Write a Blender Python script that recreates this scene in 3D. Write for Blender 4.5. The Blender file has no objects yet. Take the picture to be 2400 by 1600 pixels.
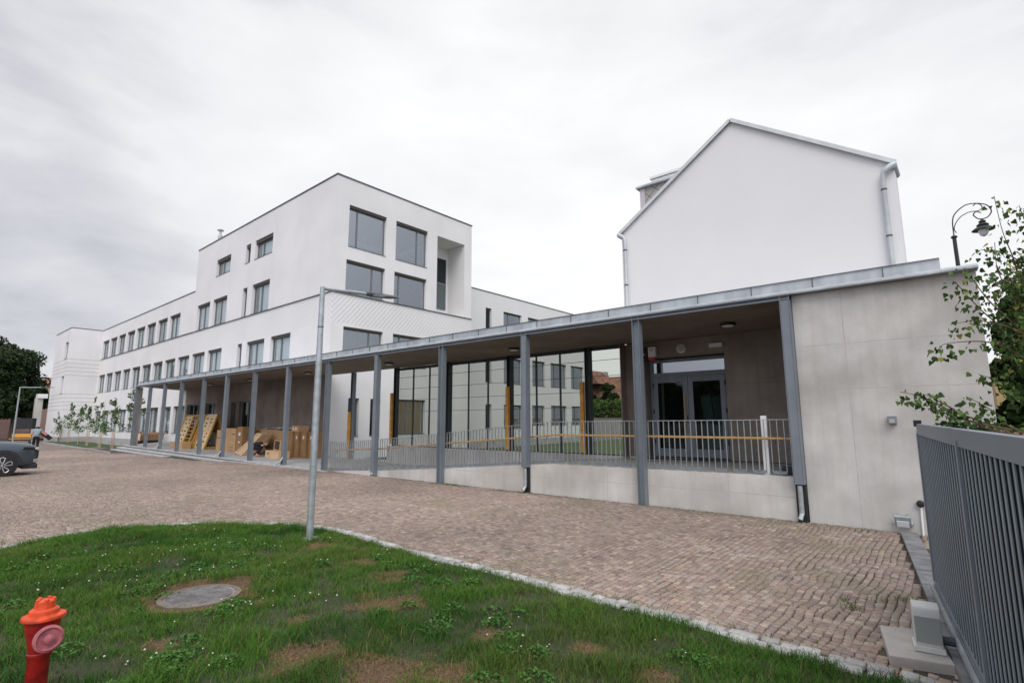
import bpy, bmesh, math, random
import numpy as np
from mathutils import Vector, Matrix
random.seed(7); RNG = np.random.default_rng(11)
PI = math.pi
# ------------------------------------------------------------------ camera
# world: +X runs right along the covered walkway, +Y away from it, z = 0 at eye height, paving at -1.65
sc = bpy.context.scene
cam_d = bpy.data.cameras.new('camera'); cam = bpy.data.objects.new('camera', cam_d)
sc.collection.objects.link(cam); sc.camera = cam
def _unit(v): return v / np.linalg.norm(v)
_l = np.array([-1463., -192.]); _r = np.array([1067., -184.]); FP = math.sqrt(-(_l @ _r))
_X = -_unit(np.array([_l[0], _l[1], -FP])); _Y = _unit(np.array([_r[0], _r[1], -FP])); _Z = np.cross(_X, _Y)
ROT = np.array([_X, _Y, _Z])
u, s, vt = np.linalg.svd(ROT); RO = u @ vt
cam.matrix_world = Matrix([list(RO[i]) + [0] for i in range(3)] + [[0, 0, 0, 1]])
cam_d.sensor_width = 36; cam_d.lens = 36 * FP / 2400; cam_d.clip_start = 0.05; cam_d.clip_end = 3000
# ------------------------------------------------------------------ light
SUN_EL, SUN_AZ = 48, 137     # degrees; sun behind thick cloud, from the camera's side
w = bpy.data.worlds.new("World"); sc.world = w; w.use_nodes = True
nt = w.node_tree; N = nt.nodes; L = nt.links; N.clear()
out = N.new('ShaderNodeOutputWorld'); bg = N.new('ShaderNodeBackground'); L.new(bg.outputs[0], out.inputs[0])
sky = N.new('ShaderNodeTexSky'); sky.sky_type = 'NISHITA'; sky.sun_disc = False
sky.sun_elevation = math.radians(SUN_EL); sky.sun_rotation = math.radians(SUN_AZ)
tc = N.new('ShaderNodeTexCoord')
mp = N.new('ShaderNodeMapping'); mp.inputs['Scale'].default_value = (1.0, 1.0, 2.6); L.new(tc.outputs['Generated'], mp.inputs[0])
mp.inputs['Location'].default_value = (0.35, 0.1, 0.2)
def noise(sc_, det, rough, dist=0.0):
    n = N.new('ShaderNodeTexNoise'); n.inputs['Scale'].default_value = sc_; n.inputs['Detail'].default_value = det
    n.inputs['Roughness'].default_value = rough; n.inputs['Distortion'].default_value = dist
    L.new(mp.outputs[0], n.inputs['Vector']); return n
n1 = noise(1.3, 6, 0.5, 0.5); n2 = noise(3.6, 7, 0.55, 0.3)
def math_(op, a, b=None, clamp=False):
    m = N.new('ShaderNodeMath'); m.operation = op; m.use_clamp = clamp
    for i, v in enumerate((a, b)):
        if v is None: continue
        if isinstance(v, (int, float)): m.inputs[i].default_value = v
        else: L.new(v, m.inputs[i])
    return m.outputs[0]
dt = N.new('ShaderNodeVectorMath'); dt.operation = 'DOT_PRODUCT'; L.new(tc.outputs['Generated'], dt.inputs[0])
_bd = _unit(RO @ np.array([1330 - 1200, -(620 - 800), -FP])); dt.inputs[1].default_value = tuple(_bd)
sumn = math_('ADD', math_('MULTIPLY', n1.outputs[0], 0.62), math_('MULTIPLY', n2.outputs[0], 0.38))
bright = math_('MULTIPLY', math_('SUBTRACT', dt.outputs['Value'], 0.60), 0.80)
fac = math_('ADD', sumn, bright)
cr = N.new('ShaderNodeValToRGB'); L.new(fac, cr.inputs[0])
e = cr.color_ramp.elements; e[0].position = 0.38; e[0].color = (0.33, 0.34, 0.38, 1); e[1].position = 0.86; e[1].color = (0.80, 0.80, 0.80, 1)
for p, c in ((0.52, (0.52, 0.525, 0.555, 1)), (0.66, (0.69, 0.69, 0.705, 1))):
    k = cr.color_ramp.elements.new(p); k.color = c
# cloud deck behind the camera, round the hidden sun, brightened to light the walls
ds = N.new('ShaderNodeVectorMath'); ds.operation = 'DOT_PRODUCT'; L.new(tc.outputs['Generated'], ds.inputs[0])
az = math.radians(SUN_AZ)
sd = Vector((math.sin(az) * math.cos(math.radians(SUN_EL)), math.cos(az) * math.cos(math.radians(SUN_EL)), math.sin(math.radians(SUN_EL))))
ds.inputs[1].default_value = sd
mr = N.new('ShaderNodeMapRange'); mr.interpolation_type = 'SMOOTHSTEP'; L.new(ds.outputs['Value'], mr.inputs[0])
mr.inputs[1].default_value = 0.05; mr.inputs[2].default_value = 0.9; mr.inputs[3].default_value = 1.0; mr.inputs[4].default_value = 3.1
vm = N.new('ShaderNodeVectorMath'); vm.operation = 'SCALE'; L.new(cr.outputs[0], vm.inputs[0]); L.new(mr.outputs[0], vm.inputs['Scale'])
skm = N.new('ShaderNodeVectorMath'); skm.operation = 'SCALE'; L.new(sky.outputs[0], skm.inputs[0]); skm.inputs['Scale'].default_value = 0.06
mx = N.new('ShaderNodeMix'); mx.data_type = 'RGBA'; mx.inputs[0].default_value = 0.93
L.new(skm.outputs[0], mx.inputs[6]); L.new(vm.outputs[0], mx.inputs[7]); L.new(mx.outputs[2], bg.inputs[0]); bg.inputs[1].default_value = 0.95
sun_d = bpy.data.lights.new('sun', 'SUN'); sun = bpy.data.objects.new('sun', sun_d); sc.collection.objects.link(sun)
sun_d.energy = 1.0; sun_d.angle = math.radians(35); sun_d.color = (1.0, 0.95, 0.88)
sun.rotation_euler = (-sd).to_track_quat('-Z', 'Y').to_euler()
sc.view_settings.view_transform = 'Standard'; sc.view_settings.look = 'None'; sc.view_settings.gamma = 1
sc.view_settings.exposure = 0.50; sc.view_settings.use_curve_mapping = False
# ------------------------------------------------------------------ helpers
COL = sc.collection
def tag(o, label=None, cat=None, group=None, kind=None):
    for k, v in (('label', label), ('category', cat), ('group', group), ('kind', kind)):
        if v: o[k] = v
    return o
ORG = {}
def thing(name, label, cat, loc=(0, 0, 0), group=None):
    o = bpy.data.objects.new(name, None); COL.objects.link(o); o.location = loc; o.empty_display_size = 0.3
    ORG[o.name] = Vector(loc); return tag(o, label, cat, group)
class MB:
    def __init__(s): s.v = []; s.f = []; s.smooth = False
    def add(s, vs, fs):
        b = len(s.v); s.v += [tuple(v) for v in vs]; s.f += [tuple(b + i for i in f) for f in fs]; return s
    def box(s, x0, x1, y0, y1, z0, z1):
        x0, x1 = min(x0, x1), max(x0, x1); y0, y1 = min(y0, y1), max(y0, y1); z0, z1 = min(z0, z1), max(z0, z1)
        return s.add([(x0,y0,z0),(x1,y0,z0),(x1,y1,z0),(x0,y1,z0),(x0,y0,z1),(x1,y0,z1),(x1,y1,z1),(x0,y1,z1)],
                     [(0,3,2,1),(4,5,6,7),(0,1,5,4),(1,2,6,5),(2,3,7,6),(3,0,4,7)])
    def obox(s, c, ax, hx, ay, hy, az_, hz):   # oriented box
        c = Vector(c); ax, ay, az_ = Vector(ax).normalized() * hx, Vector(ay).normalized() * hy, Vector(az_).normalized() * hz
        vs = [c - ax - ay - az_, c + ax - ay - az_, c + ax + ay - az_, c - ax + ay - az_, c - ax - ay + az_, c + ax - ay + az_, c + ax + ay + az_, c - ax + ay + az_]
        return s.add(vs, [(0,3,2,1),(4,5,6,7),(0,1,5,4),(1,2,6,5),(2,3,7,6),(3,0,4,7)])
    def bar(s, a, b, wd, ht, up=(0, 0, 1)):
        a, b = Vector(a), Vector(b); d = (b - a); ln = d.length; d.normalize()
        sd_ = d.cross(Vector(up))
        if sd_.length < 1e-4: sd_ = d.cross(Vector((1, 0, 0)))
        sd_.normalize(); u_ = sd_.cross(d)
        return s.obox((a + b) / 2, d, ln / 2, sd_, wd / 2, u_, ht / 2)
    def tube(s, pts, r, n=10, cap=True):
        pts = [Vector(p) for p in pts]; rs = r if isinstance(r, (list, tuple)) else [r] * len(pts)
        rings = []; prev = None
        for i, p in enumerate(pts):
            d = (pts[min(i + 1, len(pts) - 1)] - pts[max(i - 1, 0)]).normalized()
            a = prev if prev else (Vector((0, 0, 1)) if abs(d.z) < 0.9 else Vector((1, 0, 0)))
            x = (a - d * a.dot(d)).normalized(); prev = x; y = d.cross(x)
            rings.append([p + (x * math.cos(2 * PI * k / n) + y * math.sin(2 * PI * k / n)) * rs[i] for k in range(n)])
        vs = [v for rg in rings for v in rg]; fs = []
        for i in range(len(pts) - 1):
            for k in range(n):
                k2 = (k + 1) % n; fs.append((i*n + k, i*n + k2, (i+1)*n + k2, (i+1)*n + k))
        if cap: fs.append(tuple(range(n - 1, -1, -1))); fs.append(tuple((len(pts) - 1) * n + k for k in range(n)))
        return s.add(vs, fs)
    def lathe(s, c, prof, n=24, axis='Z', tilt=None):   # prof: (r, h)
        c = Vector(c); vs = []; fs = []
        for r, h in prof:
            for k in range(n):
                a = 2 * PI * k / n; p = Vector((r * math.cos(a), r * math.sin(a), h))
                if axis == 'Y': p = Vector((p.x, p.z, p.y))
                if axis == 'X': p = Vector((p.z, p.x, p.y))
                if tilt is not None: p = tilt @ p
                vs.append(c + p)
        m = len(prof)
        for i in range(m - 1):
            for k in range(n):
                k2 = (k + 1) % n; fs.append((i*n + k, i*n + k2, (i+1)*n + k2, (i+1)*n + k))
        fs.append(tuple(range(n))); fs.append(tuple((m - 1) * n + k for k in range(n)))
        return s.add(vs, fs)
    def prism(s, poly, z0, z1):
        n = len(poly); vs = [(p[0], p[1], z0) for p in poly] + [(p[0], p[1], z1) for p in poly]
        return s.add(vs, [tuple(range(n - 1, -1, -1)), tuple(range(n, 2 * n))] + [(i, (i+1) % n, n + (i+1) % n, n + i) for i in range(n)])
    def quad(s, a, b, c, d): return s.add([a, b, c, d], [(0, 1, 2, 3)])
    def build(s, name, m, parent=None, bevel=0, smooth=False, label=None):
        me = bpy.data.meshes.new(name); root = parent
        while root is not None and root.parent is not None: root = root.parent
        off = ORG.get(root.name, Vector()) if root is not None else Vector()
        me.from_pydata([tuple(Vector(v) - off) for v in s.v], [], s.f)
        bm = bmesh.new(); bm.from_mesh(me); bmesh.ops.recalc_face_normals(bm, faces=bm.faces)
        if bevel:
            eds = [e for e in bm.edges if len(e.link_faces) == 2 and e.calc_face_angle(0) > 0.5]
            bmesh.ops.bevel(bm, geom=eds, offset=bevel, segments=2, affect='EDGES', profile=0.6)
        bm.to_mesh(me); bm.free()
        if isinstance(m, (list, tuple)):
            for q in m: me.materials.append(q)
        else: me.materials.append(m)
        if smooth:
            for p in me.polygons: p.use_smooth = True
            try: me.set_sharp_from_angle(angle=math.radians(40))
            except Exception: pass
        o = bpy.data.objects.new(name, me); COL.objects.link(o); o.parent = parent
        if label: o['label'] = label
        return o
def npmesh(name, V, F, m, parent=None, colors=None):
    me = bpy.data.meshes.new(name); V = np.asarray(V, dtype=np.float32)
    if parent is not None:
        root = parent
        while root.parent is not None: root = root.parent
        V = V - np.array(ORG.get(root.name, Vector()), dtype=np.float32)
    F = np.asarray(F, dtype=np.int32); nf, k = F.shape
    me.vertices.add(len(V)); me.vertices.foreach_set('co', V.ravel())
    me.loops.add(nf * k); me.loops.foreach_set('vertex_index', F.ravel())
    me.polygons.add(nf); me.polygons.foreach_set('loop_start', np.arange(0, nf * k, k, dtype=np.int32))
    try: me.polygons.foreach_set('loop_total', np.full(nf, k, dtype=np.int32))
    except Exception: pass
    me.update(calc_edges=True)
    if colors is not None:
        ca = me.color_attributes.new('tint', 'FLOAT_COLOR', 'POINT'); c4 = np.ones((len(V), 4), dtype=np.float32); c4[:, :3] = colors
        ca.data.foreach_set('color', c4.ravel())
    me.materials.append(m); o = bpy.data.objects.new(name, me); COL.objects.link(o); o.parent = parent
    return o
# ------------------------------------------------------------------ materials
def mat(name, col, rough=0.8, metal=0.0, var=0.0, vs=6.0, bump=0.0, bs=60.0, spec=0.5, streak=0.0, col2=None, attr=False, trans=0.0):
    m = bpy.data.materials.new(name); m.use_nodes = True; nt = m.node_tree; N = nt.nodes; L = nt.links; p = N['Principled BSDF']
    p.inputs['Roughness'].default_value = rough; p.inputs['Metallic'].default_value = metal; p.inputs['Specular IOR Level'].default_value = spec
    p.inputs['Base Color'].default_value = (*col, 1); g = N.new('ShaderNodeNewGeometry')
    src = None
    if attr:
        a = N.new('ShaderNodeAttribute'); a.attribute_name = 'tint'; src = a.outputs['Color']
    if var > 0:
        n = N.new('ShaderNodeTexNoise'); n.inputs['Scale'].default_value = vs; n.inputs['Detail'].default_value = 6; L.new(g.outputs['Position'], n.inputs['Vector'])
        r = N.new('ShaderNodeValToRGB'); L.new(n.outputs[0], r.inputs[0]); c2 = col2 or tuple(c * (1 - var) for c in col)
        r.color_ramp.elements[0].position = 0.35; r.color_ramp.elements[0].color = (*c2, 1)
        r.color_ramp.elements[1].position = 0.65; r.color_ramp.elements[1].color = (*(tuple(min(1, c * (1 + var * 0.3)) for c in col)), 1)
        if attr:
            for k, v in ((0, (1 - var,) * 3), (1, (1,) * 3)): r.color_ramp.elements[k].color = (*v, 1)
            x = N.new('ShaderNodeMix'); x.data_type = 'RGBA'; x.blend_type = 'MULTIPLY'; x.inputs[0].default_value = 1
            L.new(src, x.inputs[6]); L.new(r.outputs[0], x.inputs[7]); src = x.outputs[2]
        else: src = r.outputs[0]
    if streak > 0:
        mp = N.new('ShaderNodeMapping'); mp.inputs['Scale'].default_value = (5, 5, 0.35); L.new(g.outputs['Position'], mp.inputs[0])
        n = N.new('ShaderNodeTexNoise'); n.inputs['Scale'].default_value = 1.5; n.inputs['Detail'].default_value = 7; L.new(mp.outputs[0], n.inputs['Vector'])
        r = N.new('ShaderNodeValToRGB'); L.new(n.outputs[0], r.inputs[0]); r.color_ramp.elements[0].position = 0.35; r.color_ramp.elements[1].position = 0.6
        r.color_ramp.elements[0].color = (*((1 - streak,) * 3), 1)
        x = N.new('ShaderNodeMix'); x.data_type = 'RGBA'; x.blend_type = 'MULTIPLY'; x.inputs[0].default_value = 1
        if src: L.new(src, x.inputs[6])
        else: x.inputs[6].default_value = (*col, 1)
        L.new(r.outputs[0], x.inputs[7]); src = x.outputs[2]
    if src: L.new(src, p.inputs['Base Color'])
    if bump > 0:
        n = N.new('ShaderNodeTexNoise'); n.inputs['Scale'].default_value = bs; n.inputs['Detail'].default_value = 5; L.new(g.outputs['Position'], n.inputs['Vector'])
        b = N.new('ShaderNodeBump'); b.inputs['Strength'].default_value = bump; b.inputs['Distance'].default_value = 0.01; L.new(n.outputs[0], b.inputs['Height']); L.new(b.outputs[0], p.inputs['Normal'])
    if trans > 0:
        p.inputs['Transmission Weight'].default_value = trans
    return m
def concrete(name, col, dark=0.70, joints=None, board=0.0):
    """cast concrete: clouds, stains, pores, formwork joints at given z heights and x positions"""
    m = mat(name, col, 0.85); N = m.node_tree.nodes; L = m.node_tree.links; p = N['Principled BSDF']; g = N.new('ShaderNodeNewGeometry')
    def nz(scale, det, rough, vec=None):
        n = N.new('ShaderNodeTexNoise'); n.inputs['Scale'].default_value = scale; n.inputs['Detail'].default_value = det; n.inputs['Roughness'].default_value = rough
        L.new(vec or g.outputs['Position'], n.inputs['Vector']); return n.outputs[0]
    def ramp(f, p0, c0, p1, c1):
        r = N.new('ShaderNodeValToRGB'); L.new(f, r.inputs[0]); r.color_ramp.elements[0].position = p0; r.color_ramp.elements[0].color = (*c0, 1)
        r.color_ramp.elements[1].position = p1; r.color_ramp.elements[1].color = (*c1, 1); return r.outputs[0]
    def mul(a, b, f=1.0):
        x = N.new('ShaderNodeMix'); x.data_type = 'RGBA'; x.blend_type = 'MULTIPLY'; x.inputs[0].default_value = f; L.new(a, x.inputs[6]); L.new(b, x.inputs[7]); return x.outputs[2]
    c = ramp(nz(1.1, 9, 0.6), 0.36, tuple(v * 0.80 for v in col), 0.66, tuple(v * 1.06 for v in col))
    c = mul(c, ramp(nz(0.42, 4, 0.5), 0.38, (dark + .12, dark + .10, dark + .08), 0.52, (1, 1, 1)))
    mp = N.new('ShaderNodeMapping'); mp.inputs['Scale'].default_value = (4, 4, 0.3); L.new(g.outputs['Position'], mp.inputs[0])
    c = mul(c, ramp(nz(1.6, 8, 0.6, mp.outputs[0]), 0.36, (0.92, 0.91, 0.89), 0.56, (1, 1, 1)))
    c = mul(c, ramp(nz(38, 3, 0.6), 0.30, (0.86, 0.86, 0.86), 0.42, (1, 1, 1)))
    if joints:
        sep = N.new('ShaderNodeSeparateXYZ'); L.new(g.outputs['Position'], sep.inputs[0])
        wn = nz(2.2, 2, 0.5); wob = N.new('ShaderNodeMath'); wob.operation = 'MULTIPLY_ADD'; L.new(wn, wob.inputs[0]); wob.inputs[1].default_value = 0.03; wob.inputs[2].default_value = -0.015
        brk = ramp(nz(4.5, 3, 0.6), 0.3, (0.25,) * 3, 0.62, (1, 1, 1))
        for ax, vals in joints.items():
            for v in vals:
                a = N.new('ShaderNodeMath'); a.operation = 'ADD'; L.new(sep.outputs['XYZ'.index(ax)], a.inputs[0]); L.new(wob.outputs[0], a.inputs[1])
                d = N.new('ShaderNodeMath'); d.operation = 'COMPARE'; L.new(a.outputs[0], d.inputs[0]); d.inputs[1].default_value = v; d.inputs[2].default_value = 0.007
                d2 = N.new('ShaderNodeMath'); d2.operation = 'MULTIPLY'; L.new(d.outputs[0], d2.inputs[0]); L.new(brk, d2.inputs[1])
                x = N.new('ShaderNodeMix'); x.data_type = 'RGBA'; L.new(d2.outputs[0], x.inputs[0]); L.new(c, x.inputs[6]); x.inputs[7].default_value = (*[q * 0.66 for q in col], 1); c = x.outputs[2]
    L.new(c, p.inputs['Base Color'])
    b = N.new('ShaderNodeBump'); b.inputs['Strength'].default_value = 0.25; b.inputs['Distance'].default_value = 0.01; L.new(nz(30, 6, 0.6), b.inputs['Height']); L.new(b.outputs[0], p.inputs['Normal'])
    return m
def ribbed(name, col, freq, amt, diag=None, axis='Z', bs=0.5):
    """render or sheet metal with fine ribs: real relief through bump plus the slightly darker grooves"""
    m = mat(name, col, 0.85); N = m.node_tree.nodes; L = m.node_tree.links; p = N['Principled BSDF']; g = N.new('ShaderNodeNewGeometry')
    sep = N.new('ShaderNodeSeparateXYZ'); L.new(g.outputs['Position'], sep.inputs[0])
    def mt(op, a, b):
        k = N.new('ShaderNodeMath'); k.operation = op
        for i, v in enumerate((a, b)):
            if isinstance(v, (int, float)): k.inputs[i].default_value = v
            elif v is not None: L.new(v, k.inputs[i])
        return k.outputs[0]
    if diag: # chevron laid round the corner: ribs rise away from it on both faces
        # vertical corner at X = -23.07, Y = 13.45
        dx = mt('ABSOLUTE', mt('ADD', sep.outputs[0], 23.07), None); dy = mt('ABSOLUTE', mt('SUBTRACT', sep.outputs[1], 13.45), None)
        v = mt('SUBTRACT', sep.outputs[2], mt('MULTIPLY', mt('MAXIMUM', dx, dy), diag))
    else: v = sep.outputs['XYZ'.index(axis)]
    s = mt('SINE', mt('MULTIPLY', v, freq * 2 * PI), None)
    n = N.new('ShaderNodeTexNoise'); n.inputs['Scale'].default_value = 0.5; n.inputs['Detail'].default_value = 4; L.new(g.outputs['Position'], n.inputs['Vector'])
    r = N.new('ShaderNodeMapRange'); L.new(s, r.inputs[0]); r.inputs[1].default_value = -1; r.inputs[2].default_value = 0.2; r.inputs[3].default_value = 1 - amt; r.inputs[4].default_value = 1
    r2 = N.new('ShaderNodeMapRange'); L.new(n.outputs[0], r2.inputs[0]); r2.inputs[1].default_value = 0.3; r2.inputs[2].default_value = 0.7; r2.inputs[3].default_value = 0.95; r2.inputs[4].default_value = 1.0
    vv = N.new('ShaderNodeVectorMath'); vv.operation = 'SCALE'; vv.inputs[0].default_value = col; L.new(mt('MULTIPLY', r.outputs[0], r2.outputs[0]), vv.inputs['Scale']); L.new(vv.outputs[0], p.inputs['Base Color'])
    b = N.new('ShaderNodeBump'); b.inputs['Strength'].default_value = bs; b.inputs['Distance'].default_value = 0.01; L.new(s, b.inputs['Height']); L.new(b.outputs[0], p.inputs['Normal'])
    return m
def glass(name, tint, refl_rough=0.02, f0=0.06, darkmix=0.0):
    m = bpy.data.materials.new(name); m.use_nodes = True; N = m.node_tree.nodes; L = m.node_tree.links; N.clear()
    o = N.new('ShaderNodeOutputMaterial'); t = N.new('ShaderNodeBsdfTransparent'); t.inputs[0].default_value = (*tint, 1)
    gl = N.new('ShaderNodeBsdfGlossy'); gl.inputs['Roughness'].default_value = refl_rough; gl.inputs[0].default_value = (0.9, 0.93, 0.95, 1)
    mx = N.new('ShaderNodeMixShader'); gi = N.new('ShaderNodeNewGeometry'); dp_ = N.new('ShaderNodeVectorMath'); dp_.operation = 'DOT_PRODUCT'
    L.new(gi.outputs['Incoming'], dp_.inputs[0]); L.new(gi.outputs['Normal'], dp_.inputs[1]); prev = dp_.outputs['Value']
    for op, v in (('ABSOLUTE', None), ('SUBTRACT', 1.0), ('POWER', 4.0), ('MULTIPLY', 1 - f0), ('ADD', f0)):
        k = N.new('ShaderNodeMath'); k.operation = op
        if op == 'SUBTRACT': k.inputs[0].default_value = v; L.new(prev, k.inputs[1])
        else:
            L.new(prev, k.inputs[0])
            if v is not None: k.inputs[1].default_value = v
        prev = k.outputs[0]
    fr = k
    g = N.new('ShaderNodeNewGeometry'); n = N.new('ShaderNodeTexNoise'); n.inputs['Scale'].default_value = 0.6; L.new(g.outputs['Position'], n.inputs['Vector'])
    b = N.new('ShaderNodeBump'); b.inputs['Strength'].default_value = 0.04; b.inputs['Distance'].default_value = 0.05; L.new(n.outputs[0], b.inputs['Height']); L.new(b.outputs[0], gl.inputs['Normal'])
    L.new(fr.outputs[0], mx.inputs[0]); L.new(t.outputs[0], mx.inputs[1]); L.new(gl.outputs[0], mx.inputs[2]); L.new(mx.outputs[0], o.inputs[0])
    return m
M = {}
M['render'] = mat('white_render', (0.79, 0.775, 0.765), 0.9, var=0.07, vs=0.45, bump=0.2, bs=45, streak=0.02)
M['reveal'] = mat('window_reveal_render', (0.72, 0.74, 0.75), 0.9)
M['chevron'] = ribbed('ribbed_render_chevron', (0.79, 0.775, 0.765), 3.6, 0.08, diag=1.15, bs=0.35)
M['metalclad'] = ribbed('white_profiled_sheet', (0.77, 0.755, 0.745), 13, 0.006, axis='X', bs=0.03)
M['wingclad'] = ribbed('white_ribbed_render', (0.77, 0.76, 0.75), 6.0, 0.03, axis='Z', bs=0.12)
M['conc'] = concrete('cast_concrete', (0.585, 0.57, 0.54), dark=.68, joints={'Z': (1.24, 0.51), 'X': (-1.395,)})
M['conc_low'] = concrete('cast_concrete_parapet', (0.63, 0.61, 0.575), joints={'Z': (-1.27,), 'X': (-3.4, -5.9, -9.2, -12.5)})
M['conc_in'] = concrete('cast_concrete_under_canopy', (0.31, 0.265, 0.23), dark=0.6, joints={'Z': (0.9,), 'X': (-26.2, -29.0, -3.7)})  # brown concrete, its colour darkened further to deepen the shade under the canopy
M['soffit'] = concrete('board_marked_soffit', (0.25, 0.20, 0.16), dark=0.7, joints={'Y': (10.8, 11.7, 12.6)})  # brown soffit, lowered further so the shade below the roof looks deeper
M['floor'] = concrete('walkway_floor', (0.42, 0.42, 0.41), dark=0.75)
M['plinth'] = mat('grey_plinth_render', (0.44, 0.42, 0.40), 0.9, var=0.15, vs=1.2)
M['steel'] = mat('grey_painted_steel', (0.195, 0.222, 0.25), 0.45, var=0.10, vs=2.5, streak=0.12)
M['gate'] = mat('grey_gate_paint', (0.215, 0.24, 0.27), 0.42, var=0.06, vs=3)
M['gateslat'] = mat('gate_slat_paint', (0.24, 0.285, 0.315), 0.4, var=0.06, vs=3)
M['gapshade'] = mat('gap_shade_black', (0.010, 0.013, 0.016), 1.0, spec=0.05)
M['darksteel'] = mat('dark_steel', (0.045, 0.055, 0.06), 0.5)
M['frame'] = mat('window_frame_grey', (0.16, 0.18, 0.19), 0.45)
M['blind'] = mat('blind_box_bronze', (0.075, 0.065, 0.05), 0.6)
M['galv'] = mat('galvanised_sheet', (0.50, 0.53, 0.55), 0.5, 0.25, var=0.22, vs=2.2, streak=0.15)
M['seam'] = mat('sheet_seam', (0.10, 0.11, 0.12), 0.6)
M['galvpole'] = mat('galvanised_tube', (0.44, 0.48, 0.49), 0.42, 0.5, var=0.2, vs=9)
M['coping'] = mat('coping_sheet', (0.10, 0.11, 0.12), 0.5, 0.3)
M['glass'] = glass('window_glass', (0.92, 0.95, 0.95), f0=0.16)
M['glass_sky'] = glass('coated_window_glass', (0.74, 0.78, 0.79), f0=0.36)
M['glass_dark'] = glass('tinted_glass', (0.55, 0.60, 0.60), f0=0.04)
M['screen'] = glass('screen_glass', (0.76, 0.77, 0.75), f0=0.0)
M['curtain'] = mat('grey_curtain', (0.42, 0.435, 0.44), 0.95)
M['roller'] = mat('pale_roller_blind', (0.80, 0.83, 0.84), 0.9)
M['green_curtain'] = mat('olive_curtain', (0.30, 0.31, 0.24), 0.95)
M['room'] = mat('dim_room', (0.10, 0.10, 0.10), 0.95)
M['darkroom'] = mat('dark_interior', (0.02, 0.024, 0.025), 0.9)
M['ceil'] = mat('room_ceiling', (0.34, 0.36, 0.38), 0.95)
M['orange'] = mat('orange_varnished_wood', (0.80, 0.36, 0.05), 0.5, var=0.25, vs=7, streak=0.15)
M['handrail'] = mat('oak_handrail', (0.62, 0.34, 0.10), 0.5, var=0.15, vs=8)
M['white'] = mat('white_enamel', (0.78, 0.78, 0.77), 0.5)
M['black'] = mat('black_plastic', (0.012, 0.014, 0.015), 0.5)
M['red'] = mat('red_plastic', (0.55, 0.03, 0.02), 0.35)
M['card'] = mat('corrugated_cardboard', (0.50, 0.31, 0.155), 0.9, var=0.12, vs=3, bump=0.1)
M['card_d'] = mat('brown_cardboard', (0.33, 0.185, 0.085), 0.9, var=0.12, vs=3)
M['card_l'] = mat('pale_cardboard', (0.62, 0.42, 0.25), 0.9, var=0.08, vs=3)
M['print'] = mat('black_print', (0.05, 0.035, 0.025), 0.9)
M['paper'] = mat('white_paper', (0.75, 0.75, 0.74), 0.9)
M['foil'] = mat('crumpled_white_foil', (0.72, 0.75, 0.77), 0.5, bump=0.6, bs=14)
M['ply'] = mat('varnished_climbing_panel', (0.70, 0.55, 0.33), 0.6, var=0.08, vs=3)
M['yframe'] = mat('honey_wood', (0.50, 0.27, 0.045), 0.55, var=0.2, vs=6)
M['slat'] = mat('striped_timber', (0.55, 0.30, 0.15), 0.8, var=0.35, vs=4)
M['holdk'] = mat('black_climbing_hold', (0.03, 0.03, 0.03), 0.6); M['holdr'] = mat('red_climbing_hold', (0.60, 0.06, 0.03), 0.6); M['holdy'] = mat('yellow_climbing_hold', (0.8, 0.45, 0.03), 0.6)
M['leaf'] = mat('leaves', (0.06, 0.10, 0.03), 0.65, attr=True, spec=0.2)
M['bark'] = mat('bark', (0.10, 0.075, 0.055), 0.9, var=0.3, vs=12)
M['twig'] = mat('birch_twig', (0.12, 0.07, 0.045), 0.8)
M['stake'] = mat('planed_stake', (0.50, 0.36, 0.24), 0.8)
M['skin'] = mat('skin', (0.55, 0.33, 0.24), 0.6); M['hair'] = mat('dark_hair', (0.02, 0.013, 0.01), 0.7)
M['teal'] = mat('grey_teal_shirt', (0.22, 0.31, 0.34), 0.9); M['cloth'] = mat('black_cloth', (0.010, 0.011, 0.013), 0.9)
M['tyre'] = mat('tyre_rubber', (0.022, 0.020, 0.018), 0.85); M['alloy'] = mat('silver_alloy', (0.62, 0.63, 0.64), 0.3, 0.6); M['alloyk'] = mat('black_alloy', (0.012, 0.013, 0.015), 0.35)
M['carpaint'] = mat('slate_grey_car_paint', (0.075, 0.095, 0.11), 0.25, 0.35); M['trim'] = mat('black_car_trim', (0.018, 0.02, 0.024), 0.55); M['lens'] = mat('clear_lens', (0.75, 0.78, 0.8), 0.1)
M['hred'] = mat('hydrant_red_paint', (0.34, 0.014, 0.012), 0.42, var=0.45, vs=14, bump=.25, bs=60); M['horange'] = mat('hydrant_orange_paint', (0.72, 0.075, 0.015), 0.5, var=0.35, vs=16, bump=.25, bs=60); M['hpink'] = mat('faded_pink_cap', (0.50, 0.15, 0.17), 0.6, var=0.35, vs=18)
M['cream'] = mat('cream_plastic_housing', (0.60, 0.60, 0.56), 0.5, var=0.08, vs=5)
M['housing'] = mat('grey_motor_face', (0.30, 0.31, 0.295), 0.6)
# ------------------------------------------------------------------ ground
def zg(x):  return -1.65 - (0.005 * (-20 - x) if x < -20 else 0)
def zp(x):  return -1.63 + (0.0103 * (-17 - x) if x < -17 else 0)
gm = mat('far_ground', (0.10, 0.085, 0.065), 0.95, var=0.3, vs=0.4)
g = MB(); g.quad((-900, -900, -2.15), (900, -900, -2.15), (900, 900, -2.15), (-900, 900, -2.15)); tag(g.build('ground', gm), kind='structure')
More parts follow.
